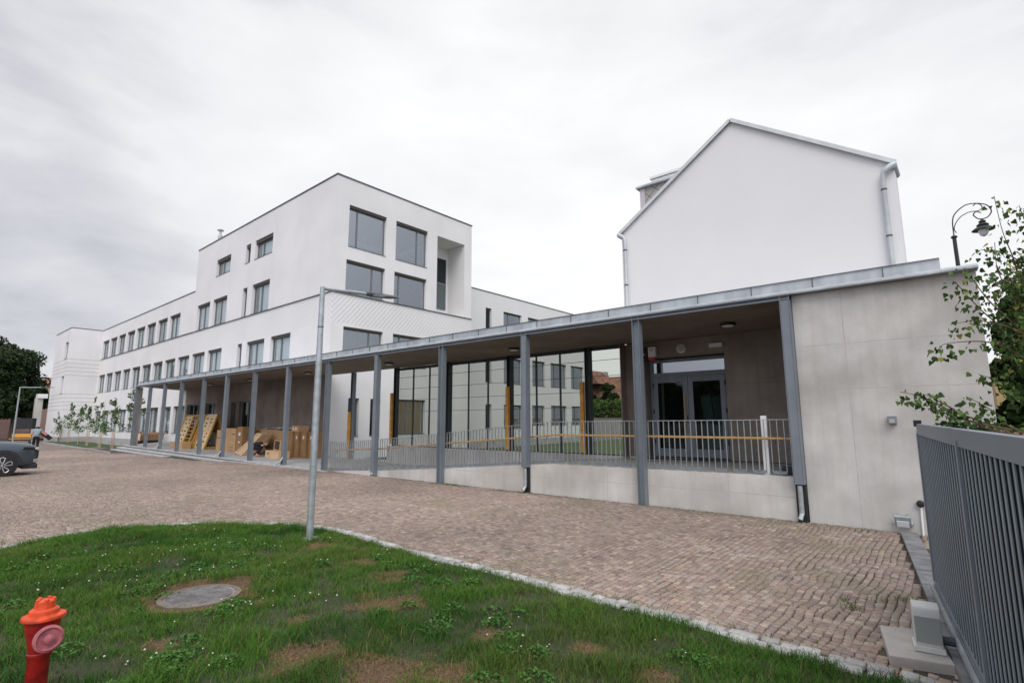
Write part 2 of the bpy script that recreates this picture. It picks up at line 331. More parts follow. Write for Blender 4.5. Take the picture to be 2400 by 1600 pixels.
# paving bed (joints show between the setts) and a sheet of small setts further off
bed = mat('paving_joint_sand', (0.085, 0.068, 0.052), 0.95, var=0.35, vs=5, bump=0.3)
g = MB()
xs = [-90, -70, -46, -20, 40]
for a, b in zip(xs[:-1], xs[1:]): g.quad((a, -60, zg(a) - 0.016), (b, -60, zg(b) - 0.016), (b, 10.3, zg(b) - 0.016), (a, 10.3, zg(a) - 0.016))
tag(g.build('paving_bed', bed), kind='structure')
farpave = mat('distant_setts', (0.22, 0.17, 0.15), 0.85, var=0.3, vs=4, bump=0.6, bs=9)
g = MB(); g.quad((-90, -40, zg(-90) - 0.004), (-46, -40, zg(-46) - 0.004), (-46, 10.3, zg(-46) - 0.004), (-90, 10.3, zg(-90) - 0.004)); tag(g.build('far_paving', farpave), kind='structure')
# lawn outline (tip of a rounded island) : far edge nearly straight at y = 4.4
ctrl = [(-9.2, 0.2), (-9.75, 1.1), (-10.15, 1.8), (-10.2, 2.6), (-9.55, 3.5), (-8.75, 4.08), (-7.86, 4.5), (-6.9, 4.52), (-6.0, 4.42), (-5.13, 4.41), (-3.8, 4.42), (-2.8, 4.38), (-1.9, 4.36), (-1.2, 4.33), (-0.7, 4.33), (-0.25, 4.30)]
def smooth_line(pts, n=12):
    P = [Vector((*p, 0)) for p in pts]; o = []
    for i in range(len(P) - 1):
        p0, p1, p2, p3 = P[max(i-1, 0)], P[i], P[i+1], P[min(i+2, len(P)-1)]
        for k in range(n):
            t = k / n; o.append(0.5 * ((2*p1) + (-p0+p2)*t + (2*p0-5*p1+4*p2-p3)*t*t + (-p0+3*p1-3*p2+p3)*t**3))
    o.append(P[-1]); return [(q.x, q.y) for q in o]
edge = smooth_line(ctrl)
lawn_poly = np.array([(0.2, -4), (-7.4, -4), (-8.6, -1.2)] + edge)
def inside(px, py, poly):
    n = len(poly); r = np.zeros(px.shape, bool); j = n - 1
    for i in range(n):
        xi, yi = poly[i]; xj, yj = poly[j]
        c = ((yi > py) != (yj > py)) & (px < (xj - xi) * (py - yi) / (yj - yi + 1e-12) + xi); r ^= c; j = i
    return r
def vnoise(x, y, s, seed=0):
    """smooth value noise"""
    rg = np.random.default_rng(seed); T = rg.random((64, 64)); X = x * s; Y = y * s
    xi = np.floor(X).astype(int); yi = np.floor(Y).astype(int); fx = X - xi; fy = Y - yi; fx = fx*fx*(3-2*fx); fy = fy*fy*(3-2*fy)
    a = T[xi % 64, yi % 64]; b = T[(xi+1) % 64, yi % 64]; c = T[xi % 64, (yi+1) % 64]; d = T[(xi+1) % 64, (yi+1) % 64]
    return (a*(1-fx)+b*fx)*(1-fy) + (c*(1-fx)+d*fx)*fy
def edge_dist(px, py):
    E_ = np.array(edge); d = np.full(px.shape, 9e9)
    for i in range(len(E_) - 1):
        a = E_[i]; ab = E_[i+1] - a; t = np.clip(((px - a[0]) * ab[0] + (py - a[1]) * ab[1]) / (ab @ ab + 1e-12), 0, 1)
        d = np.minimum(d, np.hypot(px - a[0] - t * ab[0], py - a[1] - t * ab[1]))
    return d
# small stone setts in rows running away from the camera
def stones(rows):
    """rows: list of arrays cx, cy, hx, hy, ang, z, col"""
    cx, cy, hx, hy, ang, z, col = rows; n = len(cx)
    base = np.array([(-1,-1),(1,-1),(1,1),(-1,1)], dtype=float); V = np.zeros((n, 12, 3))
    ca, sa = np.cos(ang), np.sin(ang)
    jit = RNG.normal(0, 0.075, (n, 4, 2))
    for L_, (f, dz) in enumerate(((1.0, -0.03), (0.98, -0.004), (0.87, 0.0))):
        for k in range(4):
            lx = (base[k, 0] + jit[:, k, 0]) * hx * f; ly = (base[k, 1] + jit[:, k, 1]) * hy * f
            V[:, L_*4+k, 0] = cx + lx*ca - ly*sa; V[:, L_*4+k, 1] = cy + lx*sa + ly*ca
            V[:, L_*4+k, 2] = z + dz + (RNG.normal(0, 0.0022, n) if L_ == 2 else 0)
    fq = []
    for L_ in (0, 1):
        for k in range(4): k2 = (k+1) % 4; fq.append((L_*4+k, L_*4+k2, (L_+1)*4+k2, (L_+1)*4+k))
    fq.append((8, 9, 10, 11)); F = (np.arange(n)[:, None, None] * 12 + np.array(fq)[None]).reshape(-1, 4)
    return V.reshape(-1, 3), F, np.repeat(col, 12, axis=0)
CX, CY, HX, HY = [], [], [], []
x = -46.0
while x < 1.0:
    fine = x > -24; wd = random.uniform(0.062, 0.080) if fine else random.uniform(.085, .115); y = -2.0 + random.random() * 0.1
    ys = []
    while y < 9.96:
        l = random.uniform(0.055, 0.098) if fine else random.uniform(.075, .13); ys.append((y + l / 2, l / 2)); y += l
    for yy, h in ys: CX.append(x + wd / 2); CY.append(yy); HX.append(wd / 2 - 0.0036); HY.append(h - 0.0046)
    x += wd
CX, CY, HX, HY = map(np.array, (CX, CY, HX, HY))
CX = CX + (vnoise(CX, CY, 0.9, 3) - 0.5) * 0.12 + (vnoise(CX, CY, 3.3, 8) - 0.5) * 0.05
keep = ~inside(CX, CY, lawn_poly) & (edge_dist(CX, CY) > 0.19) & (CX * -0.075 < CY) & ~((CX > -0.62) & (CX < -0.2) & (CY > 4.65) & (CY < 5.4)) & ~((CX < -26.5) & (CY > 9.1)) & ~((CX < -37.5) & (CY > 8.6))
keep &= ~((np.abs(CX + 0.352 - 0.1357 * (6.46 - CY)) < 0.13) & (CY > 5.4)) & ~((CX < -13) & (CY < 1.0))
CX, CY, HX, HY = CX[keep], CY[keep], HX[keep], HY[keep]; n = len(CX)
pal = np.array([(0.34, 0.265, 0.235), (0.30, 0.235, 0.215), (0.39, 0.315, 0.28), (0.25, 0.195, 0.18), (0.33, 0.28, 0.265), (0.44, 0.37, 0.32), (0.34, 0.25, 0.21)])
pc = pal[RNG.choice(len(pal), n, p=[.24, .2, .2, .12, .13, .05, .06])] * (0.88 + 0.28 * RNG.random((n, 1))) * np.array([1.04, 1.00, 0.90])
big = vnoise(CX, CY, 0.35, 5)[:, None]; pc = pc * (0.80 + 0.36 * big)
big2 = vnoise(CX, CY, 1.1, 9)[:, None]; pc = pc * (0.90 + 0.18 * big2)
mossy = np.clip((vnoise(CX, CY, 0.8, 61) * vnoise(CX, CY, 2.6, 62) - 0.42) * 2, 0, .28)[:, None]; pc = pc * (1 - mossy) + np.array([0.21, 0.20, 0.10]) * mossy
wallmoss = np.clip(1 - (9.98 - CY) / 0.45, 0, 1)[:, None] * (vnoise(CX, CY, 1.3, 21)[:, None] > 0.35)
pc = pc * (1 - 0.45 * wallmoss) + np.array([0.10, 0.105, 0.03]) * 0.35 * wallmoss
ZG = np.where(CX < -20, -1.65 - 0.005 * (-20 - CX), -1.65) + (vnoise(CX, CY, 0.7, 2) - 0.5) * 0.012
M['setts'] = mat('porphyry_setts', (0.3, 0.25, 0.22), 0.78, attr=True, var=0.28, vs=38, bump=0.5, bs=90)
V, F, C = stones((CX, CY, HX, HY, RNG.normal(0, 0.045, n), ZG, pc))
tag(npmesh('sett_paving', V, F, M['setts'], colors=C), kind='structure')
# kerb: double course of pale granite setts round the lawn
KX, KY, KA, KH, KW = [], [], [], [], []
for off, sgn in ((0.055, 1), (0.155, 1)):
    acc = 0; E_ = [Vector((*p, 0)) for p in edge]; nxt = 0.0
    for i in range(len(E_) - 1):
        a, b = E_[i], E_[i+1]; d = b - a; ln = d.length; d.normalize(); nr = Vector((-d.y, d.x, 0))
        if nr.dot(Vector((-5, 2, 0)) - a) > 0: nr = -nr
        while nxt < acc + ln:
            l = random.uniform(0.10, 0.17); q = a + d * (nxt - acc) + nr * (off + random.uniform(-0.008, 0.008))
            KX.append(q.x); KY.append(q.y); KA.append(math.atan2(d.y, d.x) + random.gauss(0, .05)); KH.append(l / 2 - 0.008); KW.append(random.uniform(0.042, 0.052)); nxt += l
        acc += ln
KX, KY, KA, KH, KW = map(np.array, (KX, KY, KA, KH, KW)); n = len(KX)
kc = np.array([0.50, 0.49, 0.47]) * (0.70 + 0.42 * RNG.random((n, 1))); kc[:, 2] *= 0.98
V, F, C = stones((KX, KY, KH, KW, KA, np.full(n, -1.628) + RNG.normal(0, 0.005, n), kc))
M['kerbstone'] = mat('granite_setts', (0.5, 0.5, 0.48), 0.8, attr=True, var=0.2, vs=30, bump=0.5, bs=70)
tag(npmesh('kerb', V, F, M['kerbstone'], colors=C), kind='structure')
# lawn soil: gently uneven sheet
patches = [(-3.05, 2.25, 0.48), (-2.6, 2.5, 0.34), (-4.1, 3.05, 0.38), (-4.75, 3.55, 0.33), (-5.5, 3.75, 0.25), (-6.7, 3.9, 0.45), (-6.0, 4.05, 0.3), (-4.3, 2.35, 0.16), (-5.0, 2.3, 0.20), (-1.6, 3.3, 0.22), (-7.25, 4.02, 0.22), (-2.9, 3.1, 0.2), (-3.6, 2.0, 0.35), (-2.2, 3.4, 0.16), (-4.6, 1.45, 0.14)]
def bare(x, y):
    b = np.zeros(np.shape(x))
    for px, py, r in patches:
        r = r * .72
        d = np.hypot(x - px, y - py) + (vnoise(x, y, 4, 31) - 0.5) * r * 1.1 + (vnoise(x, y, 11, 32) - 0.5) * r * 0.4; b = np.maximum(b, np.clip(1.05 - d / r, 0, 1))
    d = np.hypot(x + 5.65, y - 2.09); b = np.maximum(b, np.clip((0.53 + 0.16 * (vnoise(x, y, 5, 33) - 0.5) - d) / 0.08, 0, 1))
    return b
def lawn_h(x, y):
    return -1.632 + 0.035 * np.clip(edge_dist(x, y) / 0.8, 0, 1) + (vnoise(x, y, 1.6, 40) - 0.5) * 0.03 * (np.hypot(x + 5.65, y - 2.09) > 0.5) - 0.03 * np.clip((0.50 - np.hypot(x + 5.65, y - 2.09)) / 0.1, 0, 1)
nx_, ny_ = 170, 140; gx, gy = np.meshgrid(np.linspace(-10.4, 0.2, nx_), np.linspace(-2.5, 4.6, ny_), indexing='ij')
ins = inside(gx.ravel(), gy.ravel(), lawn_poly).reshape(gx.shape)
V = np.stack([gx, gy, np.where(ins, lawn_h(gx, gy), -1.70)], -1).reshape(-1, 3)
idx = np.arange(nx_ * ny_).reshape(nx_, ny_); F = np.stack([idx[:-1, :-1], idx[1:, :-1], idx[1:, 1:], idx[:-1, 1:]], -1).reshape(-1, 4)
anyin = (ins[:-1, :-1] | ins[1:, :-1] | ins[1:, 1:] | ins[:-1, 1:]).ravel(); F = F[anyin]
bb = bare(gx, gy).reshape(-1, 1); soil = np.array([0.135, 0.085, 0.05]); sod = np.array([0.045, 0.050, 0.018])
C = sod * (1 - bb) + soil * bb * (0.8 + 0.4 * RNG.random((len(bb), 1)))
M['soil'] = mat('lawn_soil', (0.1, 0.08, 0.05), 0.95, attr=True, var=0.35, vs=45, bump=0.8, bs=60)
tag(npmesh('lawn', V, F, M['soil'], colors=C), kind='structure')
# grass blades
def blades(px, py, pz, hgt, wid, lean, col):
    n = len(px); a = RNG.random(n) * 2 * PI; dx, dy = np.cos(a), np.sin(a); la = RNG.random(n) * 2 * PI; lx, ly = np.cos(la) * lean, np.sin(la) * lean
    V = np.zeros((n, 5, 3)); tipc = np.zeros((n, 5, 3))
    for k, (t, wf) in enumerate(((0, 1), (0, -1), (0.55, -0.75), (0.55, 0.75), (1, 0))):
        V[:, k, 0] = px + dx * wid * wf + lx * hgt * t * t; V[:, k, 1] = py + dy * wid * wf + ly * hgt * t * t; V[:, k, 2] = pz + hgt * t * (1 - 0.28 * lean * t)
        tipc[:, k] = col * (1.0 if t < 1 else 1.12)
    F = np.concatenate([np.stack([np.arange(n)*5 + q for q in tri], -1) for tri in ((0, 1, 2), (0, 2, 3), (3, 2, 4))])
    return V.reshape(-1, 3), F, tipc.reshape(-1, 3)
nb = 430000
px = RNG.uniform(-10.3, -0.2, nb); py = RNG.uniform(-0.6, 4.6, nb)
clump = vnoise(px, py, 7, 51) * 0.6 + vnoise(px, py, 2.2, 52) * 0.4
br = bare(px, py)
dens = np.clip(0.30 + 1.5 * (clump - 0.25), 0.16, 1) * (1 - 0.86 * br)
hyd = np.hypot(px + 4.11, py - 0.70) < 0.13; mh = np.hypot(px + 5.65, py - 2.09) < 0.335; lampb = np.hypot(px + 7.19, py - 4.02) < 0.14
kp = inside(px, py, lawn_poly) & (RNG.random(nb) < dens) & ~mh & ~hyd & ~lampb & (py > -0.078 * px - 0.5)
# keep only what lies in a generous view wedge
kp &= (py > 0.45 + (px + 2.0) * -0.02) | (px < -3.0)
px, py, clump, br = px[kp], py[kp], clump[kp], br[kp]; n = len(px)
pz = lawn_h(px, py) - 0.004
tall = vnoise(px, py, 3.1, 55)
hgt = (0.032 + 0.085 * clump * (0.4 + 0.9 * tall)) * (0.6 + 0.8 * RNG.random(n)) * (1 - 0.5 * br)
straw = RNG.random(n) < (0.05 + 0.10 * np.clip(0.5 - clump, 0, 1) * 2 + 0.5 * br)
g1 = np.array([0.040, 0.118, 0.014]); g2 = np.array([0.100, 0.200, 0.030]); g3 = np.array([0.020, 0.080, 0.013]); st = np.array([0.22, 0.15, 0.075])
t = RNG.random((n, 1)); col = g1 * (1 - t) + g2 * t; dk = np.clip((0.55 - vnoise(px, py, 1.3, 57)) * 2.2, 0, 0.75)[:, None]; col = col * (1 - dk) + g3 * dk
yl = np.clip(vnoise(px, py, 0.9, 66) - .6, 0, .3)[:, None]; col = col * (1 - yl) + np.array([.17, .17, .05]) * yl
col[straw] = st * (0.6 + 0.7 * RNG.random((straw.sum(), 1)))
V, F, C = blades(px, py, pz, hgt, 0.0013 + 0.0013 * RNG.random(n), 0.25 + 0.9 * RNG.random(n), col)
M['grass'] = mat('grass_blades', (0.06, 0.12, 0.03), 0.75, attr=True, spec=0.10)
tag(npmesh('grass', V, F, M['grass'], colors=C), 'patchy green lawn grass on the rounded island in the foreground', 'grass', kind='stuff')
# dry stubble on the bare soil
ns = 260000; px = RNG.uniform(-7.6, -1.2, ns); py = RNG.uniform(1.0, 4.4, ns); b = bare(px, py); kp = (b > 0.12) & inside(px, py, lawn_poly) & (np.hypot(px + 5.65, py - 2.09) > 0.34); px, py = px[kp], py[kp]; n = len(px)
V, F, C = blades(px, py, lawn_h(px, py), 0.010 + 0.024 * RNG.random(n), 0.0014 + 0 * px, 1.3 + 1.4 * RNG.random(n), np.array([0.27, 0.175, 0.095]) * (0.4 + 0.9 * RNG.random((n, 1))))
tag(npmesh('dry_stubble', V, F, M['grass'], colors=C), 'short dry brown stubble on the bare patches of the lawn', 'dry grass', kind='stuff')
# clover rosettes
def leafquads(c, r, nrm_jit, col, flat=True, asp=1.0):
    """hexagonal-ish leaf cards (4-gons) at points c with radius r"""
    n = len(c); a = RNG.random(n) * 2 * PI; nz = RNG.normal(0, nrm_jit, (n, 3)); nz[:, 2] += 1 if flat else 0
    nz /= np.linalg.norm(nz, axis=1, keepdims=True) + 1e-9; up = np.stack([np.cos(a), np.sin(a), 0 * a], -1)
    if not flat: up = RNG.normal(0, 1, (n, 3))
    t1 = np.cross(nz, up); t1 /= np.linalg.norm(t1, axis=1, keepdims=True) + 1e-9; t2 = np.cross(nz, t1); r = np.asarray(r).reshape(-1, 1) * np.ones((n, 1))
    V = np.stack([c - t1 * r, c + t2 * r * 0.7 * asp + nz * r * 0.15, c + t1 * r * 1.15, c - t2 * r * 0.7 * asp + nz * r * 0.15], 1)
    F = np.arange(n * 4).reshape(n, 4); return V.reshape(-1, 3), F, np.repeat(col, 4, axis=0)
ncl = 85; ccx = RNG.uniform(-8.5, -0.8, ncl); ccy = RNG.uniform(0.7, 4.25, ncl)
extra = [(-4.9, 1.95), (-5.0, 2.2), (-5.02, 2.05), (-4.2, 1.5), (-4.0, 1.35), (-4.5, 1.6), (-3.9, 1.65), (-3.4, 3.1), (-3.3, 2.95), (-2.6, 2.95), (-2.4, 3.1), (-4.4, 3.6), (-4.1, 3.75), (-5.4, 3.9), (-3.0, 3.6), (-3.2, 3.5), (-2.2, 2.8)]
ccx = np.append(ccx, [e_[0] for e_ in extra]); ccy = np.append(ccy, [e_[1] for e_ in extra])
kp = inside(ccx, ccy, lawn_poly) & (edge_dist(ccx, ccy) > 0.12); ccx, ccy = ccx[kp], ccy[kp]
P_, FL = [], []
for x_, y_ in zip(ccx, ccy):
    R_ = random.uniform(0.06, 0.17); k = int(900 * R_)
    rr = R_ * np.sqrt(RNG.random(k)); aa = RNG.random(k) * 2 * PI; P_.append(np.stack([x_ + rr * np.cos(aa), y_ + rr * np.sin(aa) * 0.8, 0.018 + 0.045 * (1 - (rr / R_) ** 2) * (0.6 + 0.5 * RNG.random(k))], -1))
    if random.random() < 0.35:
        for _ in range(random.randint(1, 3)): FL.append((x_ + random.gauss(0, R_), y_ + random.gauss(0, R_)))
P_ = np.concatenate(P_); P_[:, 2] += lawn_h(P_[:, 0], P_[:, 1]); kp = (np.hypot(P_[:, 0] + 5.65, P_[:, 1] - 2.09) > 0.25) & inside(P_[:, 0], P_[:, 1], lawn_poly); P_ = P_[kp]
n = len(P_); t = RNG.random((n, 1)); col = np.array([0.030, 0.095, 0.018]) * (1 - t) + np.array([0.090, 0.19, 0.040]) * t
V, F, C = leafquads(P_, 0.0075 + 0.006 * RNG.random(n), 0.45, col, asp=1.3)
tag(npmesh('clover', V, F, M['grass'], colors=C), 'dark green clover rosettes spread through the foreground lawn', 'clover', kind='stuff')
for _ in range(14):
    fcx, fcy = random.uniform(-8.5, -4.2), random.uniform(0.8, 3.4)
    for _ in range(random.randint(1, 6)): FL.append((fcx + random.gauss(0, .16), fcy + random.gauss(0, .12)))
fv, ff = [], []
ico = bmesh.new(); bmesh.ops.create_icosphere(ico, subdivisions=1, radius=1); ICO = np.array([v.co[:] for v in ico.verts]); ICF = np.array([[v.index for v in f.verts] for f in ico.faces]); ico.free()
FL = np.array([p for p in FL if inside(np.array([p[0]]), np.array([p[1]]), lawn_poly)[0] and math.hypot(p[0] + 5.65, p[1] - 2.09) > 0.3])
fz = lawn_h(FL[:, 0], FL[:, 1]) + RNG.uniform(0.055, 0.085, len(FL)); fr_ = RNG.uniform(0.005, 0.009, len(FL))
V = (np.stack([FL[:, 0], FL[:, 1], fz], -1)[:, None] + ICO[None] * fr_[:, None, None] * np.array([1, 1, 0.85])).reshape(-1, 3)
F = (np.arange(len(FL))[:, None, None] * len(ICO) + ICF[None]).reshape(-1, 3)
M['flower'] = mat('clover_blossom', (0.66, 0.64, 0.54), 0.9, bump=0.5, bs=300)
tag(npmesh('clover_flowers', V, F, M['flower']), 'small white clover blossoms dotted over the lawn', 'clover flowers', kind='stuff')
# weeds in the paving joints and along the parapet foot
wx, wy = [], []
for (x_, y_, r_, k) in [(-10.6, 9.85, .25, 260), (-10.2, 9.8, .3, 160), (-8.6, 9.8, .35, 180), (-7.9, 9.85, .25, 120), (-0.95, 5.75, .05, 70), (-1.02, 5.95, .04, 50), (-0.6, 6.3, .05, 40), (-0.72, 6.15, .05, 36), (-2.4, 5.2, .06, 24), (-3.4, 5.3, .05, 20), (-4.9, 9.8, .5, 60), (-6.8, 9.86, .5, 90), (-8.9, 3.98, .05, 24), (-2.6, 4.62, .3, 60), (-4.4, 4.72, .4, 60), (-1.4, 4.6, .2, 50), (-10.35, 1.2, .12, 60), (-10.5, 2.4, .1, 40)]:
    wx += list(RNG.normal(x_, r_, k)); wy += list(np.minimum(RNG.normal(y_, min(r_, .05), k), 9.97))
wx, wy = np.array(wx), np.array(wy); n = len(wx)
V, F, C = blades(wx, wy, np.full(n, -1.655), 0.02 + 0.07 * RNG.random(n) ** 2, 0.002 + 0.002 * RNG.random(n), 0.6 + RNG.random(n), np.array([0.09, 0.13, 0.03]) * (0.5 + RNG.random((n, 1))))
tag(npmesh('joint_weeds', V, F, M['grass'], colors=C), 'thin green weeds growing from the paving joints', 'weeds', kind='stuff')
# round manhole cover in the lawn, with a diamond tread
mh = thing('manhole_cover', 'round grey patterned manhole cover sunk into the lawn', 'manhole cover', (-5.65, 2.09, -1.615))
MB().lathe((-5.65, 2.09, -1.66), [(0.345, 0), (0.345, 0.056), (0.30, 0.058), (0.30, 0.05)], 48).build('rim', mat('manhole_rim', (0.20, 0.155, 0.12), 0.85, var=0.3, vs=15), mh)
mc = MB().lathe((-5.65, 2.09, -1.66), [(0.298, 0), (0.298, 0.054)], 48)
for i in range(-9, 10):
    for j in range(-9, 10):
        x_, y_ = i * 0.031, j * 0.031
        if x_*x_ + y_*y_ < 0.275**2: mc.obox((-5.65 + x_, 2.09 + y_, -1.604), (1, 1 if (i + j) % 2 else -1, 0), 0.013, (-1 if (i + j) % 2 else 1, 1, 0), 0.005, (0, 0, 1), 0.004)
mc.build('lid', mat('manhole_lid', (0.22, 0.205, 0.195), 0.7, var=0.4, vs=9), mh)
# ------------------------------------------------------------------ wall frames and windows
class WF:
    """wall frame: kind 'Y' = faces -Y at y=c (u is x); kind 'X' = faces +X at x=c (u is y). d runs into the wall."""
    def __init__(s, k, c): s.k = k; s.c = c
    def p(s, u_, d, z): return (u_, s.c + d, z) if s.k == 'Y' else (s.c - d, u_, z)
    def box(s, mb, u0, u1, d0, d1, z0, z1):
        a = s.p(u0, d0, z0); b = s.p(u1, d1, z1); return mb.box(a[0], b[0], a[1], b[1], a[2], b[2])
    def wall(s, mb, u0, u1, z0, z1, holes, depth=0.28, cap=True):
        us = sorted({u0, u1, *[h[0] for h in holes], *[h[1] for h in holes]}); zs = sorted({z0, z1, *[h[2] for h in holes], *[h[3] for h in holes]})
        us = [q for q in us if u0 <= q <= u1]; zs = [q for q in zs if z0 <= q <= z1]
        for a, b in zip(us[:-1], us[1:]):
            for c, d in zip(zs[:-1], zs[1:]):
                mu, mz = (a + b) / 2, (c + d) / 2
                if any(h[0] < mu < h[1] and h[2] < mz < h[3] for h in holes): continue
                mb.quad(s.p(a, 0, c), s.p(b, 0, c), s.p(b, 0, d), s.p(a, 0, d))
        for h in holes:
            a, b, c, d = h; D = depth
            mb.quad(s.p(a, 0, c), s.p(a, D, c), s.p(a, D, d), s.p(a, 0, d)); mb.quad(s.p(b, 0, c), s.p(b, D, c), s.p(b, D, d), s.p(b, 0, d))
            mb.quad(s.p(a, 0, d), s.p(b, 0, d), s.p(b, D, d), s.p(a, D, d)); mb.quad(s.p(a, 0, c), s.p(b, 0, c), s.p(b, D, c), s.p(a, D, c))
    def window(s, parent, u0, u1, z0, z1, split=None, dep=0.17, style='blind', fr=0.055, seed=0, box=0.13, sill=True):
        rg = random.Random(seed); f = MB(); zt = z1 - box
        for a, b, c, d in ((u0, u0 + fr, z0, zt), (u1 - fr, u1, z0, zt), (u0 + fr, u1 - fr, z0, z0 + fr), (u0 + fr, u1 - fr, zt - fr, zt)): s.box(f, a, b, dep, dep + 0.07, c, d)
        if split: s.box(f, split - fr * .7, split + fr * .7, dep - 0.004, dep + 0.066, z0 + fr, zt - fr)
        w_ = f.build('window', M['frame'], parent)
        s.box(MB(), u0 + .004, u1 - .004, 0.05, dep + 0.05, zt, z1 - .003).build('blind_box', M['blind'], w_)
        s.box(MB(), u0 + fr, u1 - fr, dep + 0.028, dep + 0.036, z0 + fr, zt - fr).build('pane', M['glass_dark'] if style == 'dark' else (M['glass_sky'] if s.k == 'X' else M['glass']), w_)
        if sill: s.box(MB(), u0 + .003, u1 - .003, -0.03, dep, z0 - 0.0, z0 + 0.018).build('sill', M['coping'], w_)
        D = dep + 0.085
        def folds(a, b, m, amp=0.035, nm='curtain'):
            n_ = max(4, int((b - a) / 0.06)); c_ = MB()
            pts = [(a + (b - a) * i / n_, D + amp * (1 + math.sin(i * 1.9 + seed))) for i in range(n_ + 1)]
            for (p0, d0), (p1, d1) in zip(pts[:-1], pts[1:]): c_.quad(s.p(p0, d0, z0 + .02), s.p(p1, d1, z0 + .02), s.p(p1, d1, zt), s.p(p0, d0, zt))
            c_.build(nm, m, w_)
        if style == 'blind':
            k = u0 + (u1 - u0) * rg.uniform(0.10, 0.26)
            if rg.random() < 0.6: folds(u0 + .03, k + .1, M['curtain'])
            lo = z0 + 0.03 if rg.random() < 0.75 else z0 + rg.uniform(0.1, 0.35)
            s.box(MB(), k, u1 - .02, D, D + 0.01, lo, zt).build('roller_blind', M['roller'], w_)
        elif style == 'half':
            k = u0 + (u1 - u0) * rg.uniform(0.2, 0.35); folds(u0 + .05, k, M['curtain']); folds(u1 - (k - u0), u1 - .05, M['curtain'])
        elif style == 'green': folds(u0 + .05, u0 + (u1 - u0) * 0.80, M['green_curtain'])
        elif style == 'net': folds(u0 + .05, u1 - .05, M['curtain'], 0.02)
        return w_
def wall_slab(mb, f, u0, u1, z0, z1, d0, d1): f.box(mb, u0, u1, d0, d1, z0, z1)
# ------------------------------------------------------------------ school building
FY = 13.45; FX = -23.07; WX = -25.8; RZ = 9.38; TZ = 12.44; LZ = 6.34
sch = thing('school_building', 'long white school building with a four-storey block and rows of deep-set windows', 'school', (-45, 18, -1.9))
f1 = WF('Y', FY); f2 = WF('X', FX); f3 = WF('X', WX); f4 = WF('Y', 10.88); f5 = WF('X', -67.0)
H1 = [];  # facade holes
PIT = 2.845
first = [(-38.39 - PIT*i, -36.10 - PIT*i, 2.96, 4.77) for i in range(11)] + [(-33.70, -33.07, 2.96, 4.75), (-32.40, -30.10, 2.96, 4.75), (-29.33, -27.05, 2.96, 4.75)]
second = [(-38.15 - PIT*i, -35.86 - PIT*i, LZ + 0.05, 8.22) for i in range(11)] + [(-33.50, -32.88, LZ + 0.05, 8.22), (-32.17, -29.90, LZ + 0.05, 8.23)]
third = [(-38.06, -35.76, 9.80, 10.98), (-33.48, -32.80, 9.80, 11.02), (-32.17, -29.85, 9.80, 11.02)]
gf = [(-38.39 - PIT*i, -36.10 - PIT*i, -0.78, 1.17) for i in range(2, 11)]
mb = MB(); f1.wall(mb, -67.0, -41.7, -1.35, 4.86, [h for h in first if h[1] < -41.7] + gf); f1.wall(mb, -41.7, FX, 2.30, 4.86, [h for h in first if h[0] > -41.7])
# one window straddles the joint between the two zones
mb2 = MB(); f1.wall(mb2, -67.0, -45.0, 4.86, LZ, []); f1.wall(mb, -67.0, -41.7, LZ, RZ, [h for h in second if h[1] < -41.7] + []); f1.wall(mb, -41.7, FX, LZ, TZ, [h for h in second if h[0] > -41.7] + third)
mb2.box  # (kept plain)
f2.wall(mb, FY, 23.07, -1.95, 4.86, [(14.15, 16.50, 2.96, 4.70), (17.15, 19.45, 2.96, 4.70), (14.60, 15.22, -0.72, 1.17), (15.88, 16.50, -0.72, 1.17), (17.13, 19.50, -0.66, 1.19)])
f2.wall(mb, FY, 23.07, LZ, TZ, [(14.20, 16.50, 8.84, 11.06), (17.15, 19.42, 8.84, 11.07), (14.15, 16.50, LZ + 0.04, 8.15), (17.12, 19.40, LZ + 0.04, 8.15)] + [(20.18, 22.45, LZ + 0.04, 11.03)])
mb2.build('plain_band', M['render'], sch)
mb.build('facade', M['render'], sch)
cb = MB(); f1.wall(cb, -45.0, FX, 4.86, LZ, []); f2.wall(cb, FY, 23.07, 4.86, LZ, []); cb.build('ribbed_band', M['chevron'], sch)
# concrete ground floor under the walkway
cw = MB(); f1.wall(cw, -41.7, FX, -1.75, 2.30, [(-41.35, -39.05, -1.40, 1.22), (-38.05, -36.38, -1.40, 1.22), (-33.96, -33.30, -1.5, 1.20), (-32.82, -31.09, -1.5, 1.22)], depth=0.3)
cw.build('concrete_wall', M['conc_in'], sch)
for f_, q_ in ((f1, (-67.0, -41.72, -.03, .05, -2.0, -1.35)), (f4, (-74.3, -66.97, -.03, .05, -2.1, -1.35)), (f5, (10.85, 13.42, -.03, .05, -2.0, -1.352)), (f3, (23.1, 40.5, -.02, .05, -2, -1.3))): f_.box(MB(), *q_).build('plinth', M['plinth'], sch)
# wing that projects on the left
wb = MB(); whole = [(-69.1, -67.75, 6.35, 8.05), (-69.1, -68.0, 2.87, 4.6), (-69.0, -68.0, -0.64, 1.07)]
f4.wall(wb, -74.3, -67.0, -1.35, RZ, whole); f5.wall(wb, 10.88, 13.45, -1.35, RZ, []); wb.build('end_wing', M['render'], sch)
gr = MB()
for z_ in (6.27, 5.84, 5.46, 5.07, 4.66, 2.83, 2.45, 2.05, 1.70, 1.28):
    f4.box(gr, -74.3, -66.995, -0.006, 0.02, z_ - .018, z_ + .018); f5.box(gr, 10.874, 13.44, -0.006, 0.02, z_ - .018, z_ + .018)
gr.build('wall_grooves', M['plinth'], sch)
